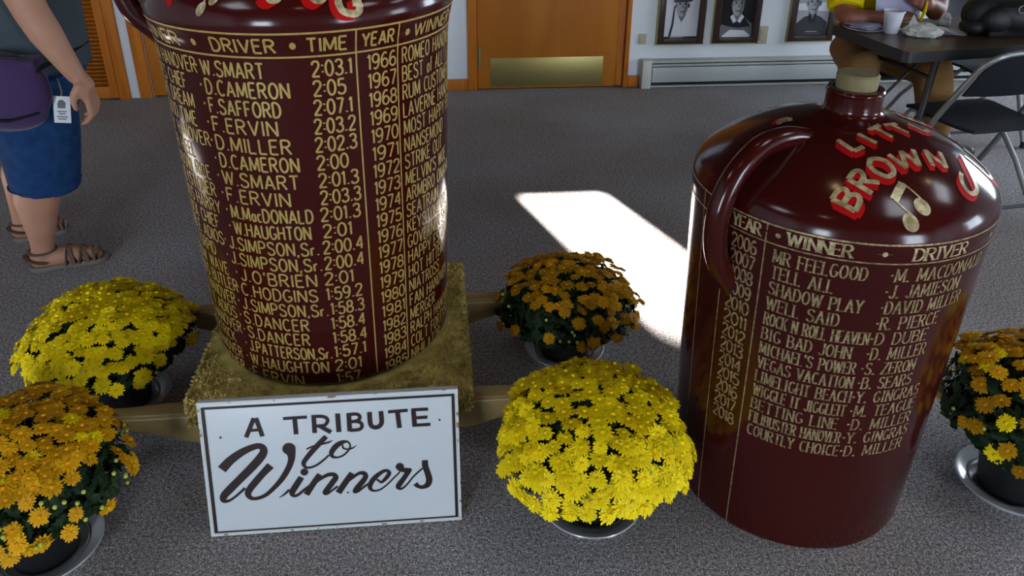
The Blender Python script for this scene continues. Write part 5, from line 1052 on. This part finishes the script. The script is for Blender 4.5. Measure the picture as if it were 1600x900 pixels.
# ------------------------------------------------------------------ seated man behind the table
mo = V((1.82, 3.88, 0))
mn = thing('person', 'seated person in yellow shirt and khaki trousers holding a sheet of paper at the table', 'person', mo)
b2 = [('e', V((1.820, 3.910, 0.550)), V((.17, .13, .11))), ('e', V((1.820, 3.870, 0.980)), V((.19, .12, .22))), ('c', [V((1.820, 3.860, 1.180)), V((1.820, 3.840, 1.300))], [.058, .056]),
 ('e', V((1.820, 3.810, 1.400)), V((.076, .096, .115))), ('e', V((1.820, 3.775, 1.345)), V((.052, .055, .055))), ('e', V((1.820, 3.712, 1.385)), V((.013, .018, .018))), ('e', V((1.743, 3.810, 1.395)), V((.009, .02, .028))), ('e', V((1.897, 3.810, 1.395)), V((.009, .02, .028))),
 ('c', [V((1.610, 3.860, 1.140)), V((1.542, 3.620, .785)), V((1.552, 3.580, .770)), V((1.730, 3.560, .770))], [.058, .045, .042, .030]),
 ('c', [V((2.030, 3.860, 1.140)), V((1.985, 3.680, .800)), V((1.970, 3.650, .790)), V((1.915, 3.605, .826))], [.058, .048, .046, .031]),
 ('c', [V((1.740, 3.890, 0.530)), V((1.615, 3.500, .560)), V((1.635, 3.530, .35)), V((1.66, 3.62, .09))], [.09, .060, .056, .042]),
 ('c', [V((1.900, 3.890, 0.530)), V((1.980, 3.560, .530)), V((2.08, 3.66, .32)), V((2.205, 3.82, .09))], [.09, .060, .056, .042])]
fdl = V((.95, .2, .12)).normalized(); bkl = V((.0, -.45, .9)); bkl = (bkl-fdl*bkl.dot(fdl)).normalized()
b2 += hand(V((1.778, 3.585, .780)), V((1.730, 3.560, .770)), bkl.cross(fdl)*-1, fdl, bkl, R(-18), 1.05)
fdr = V((-.80, -.15, .45)).normalized(); bkr = V((.1, -.95, .1)); bkr = (bkr-fdr*bkr.dot(fdr)).normalized()
b2 += hand(V((1.872, 3.575, .838)), V((1.915, 3.605, .826)), V((0, 0, -1)), fdr, bkr, R(24), 1.05)
fobj('body', b2, M['skint'], mn, mo, voxel=.0065, smooth=4)
for s in (-1, 1):
    mb = MB(); mb.lathe([(0, .009), (.005, .0075), (.009, 0), (0, -.004)], seg=14); rot = V((s*.25, -1, 0)).to_track_quat('Z', 'Y').to_matrix(); mb.v = [tuple(rot @ V(v)+V((1.82+s*.030, 3.722, 1.408))-mo) for v in mb.v]; mb.build('eye', M['g5'], mn)
mb = MB(); mb.tube([tuple(V((1.798, 3.723, 1.325))-mo), tuple(V((1.820, 3.718, 1.323))-mo), tuple(V((1.842, 3.723, 1.325))-mo)], [.003, .006, .003], 8); mb.build('mouth', M['skin'], mn)
fobj('hair', [('e', V((1.820, 3.840, 1.450)), V((.084, .095, .085)))], M['hairg'], mn, mo, voxel=.01)
fobj('shirt', [('e', V((1.820, 3.880, 0.700)), V((.195, .155, .17))), ('e', V((1.820, 3.860, 0.980)), V((.215, .145, .24))), ('c', [V((1.640, 3.860, 1.140)), V((2.000, 3.860, 1.140))], [.08, .08]),
 ('k', [V((1.615, 3.860, 1.130)), V((1.545, 3.632, .800))], [.085, .078]), ('e', V((1.66, 3.74, .84)), V((.12, .07, .10))), ('k', [V((2.025, 3.860, 1.130)), V((1.990, 3.700, 0.835))], [.080, .072])], M['yshirt'], mn, mo, voxel=.009, smooth=5)
fobj('trousers', [('e', V((1.820, 3.910, 0.540)), V((.19, .15, .105))), ('k', [V((1.740, 3.890, 0.535)), V((1.618, 3.515, .560)), V((1.616, 3.50, .52)), V((1.636, 3.535, .33)), V((1.660, 3.615, .11))], [.105, .080, .080, .078, .070]), ('k', [V((1.900, 3.890, 0.535)), V((1.982, 3.575, .53)), V((1.985, 3.560, .48)), V((2.08, 3.665, .32)), V((2.190, 3.805, .15))], [.105, .082, .084, .082, .072])], M['khaki'], mn, mo, voxel=.009, smooth=5)
def shoe(heel, toe):
    s_ = fobj('shoe', [('c', [heel+V((0, 0, .045)), heel.lerp(toe, .5)+V((0, 0, .042)), toe+V((0, 0, .034))], [.042, .040, .032]), ('c', [heel+V((0, 0, .05)), heel+V((0, 0, .085))], [.042, .044])], M['black'], mn, mo, voxel=.007, smooth=4)
    for v in s_.data.vertices: v.co.z = max(v.co.z, .002)
    d = (toe-heel).normalized(); n = V((-d.y, d.x, 0))
    for t in (.38, .52, .66):
        p = heel.lerp(toe, t); mb = MB(); mb.tube([tuple(p+n*a+V((0, 0, z))-mo) for a, z in ((-.03, .068), (0, .086), (.03, .068))], .004, 6); mb.build('lace', M['g5'], s_)
shoe(V((2.205, 3.84, 0)), V((2.385, 3.80, 0))); shoe(V((1.665, 3.65, 0)), V((1.63, 3.47, 0)))
mb = MB(); mb.tube([tuple(V((2.206, 3.822, z))-mo) for z in (.085, .17)], [.046, .047], 20); mb.build('sock', M['paper'], mn)['label'] = 'white sock'
mb = MB(); q = V((1.700, 3.563, .770)); mb.tube([tuple(q+V((0, math.cos(a), math.sin(a)))*.036-mo) for a in [2*math.pi*i/24 for i in range(24)]], .006, 8, closed=True); mb.build('bracelet', M['ring'], mn)
pp = thing('paper_sheet', 'lavender-white sheet of paper held up by the seated person', 'paper', (1.765, 3.570, .752), R(4))
mb = MB(); n = 10; vs = []
for s in (0, 1):
    for i in range(n+1):
        for j in range(n+1):
            x, z = (i/n-.5)*.205, (j/n)*.27; vs.append((x, .015*math.sin(i/n*math.pi)+.22*z+.0008*s+.006*math.sin(j/n*4), -.005+z*.97))
N = (n+1)**2; fs = []
for i in range(n):
    for j in range(n): a = i*(n+1)+j; fs += [(a, a+1, a+n+2, a+n+1), (N+a, N+a+n+1, N+a+n+2, N+a+1)]
mb.add(vs, fs); mb.build('sheet', M['lav'], pp)
mb = MB(); mb.tube([(1.868, 3.548, .850), (1.862, 3.540, .805), (1.850, 3.535, .765)], [.004, .008, .005], 8); tag(mb.build('yellow_pencil', M['yshirt']), 'short yellow pencil held in the right hand of the seated person', 'pencil')
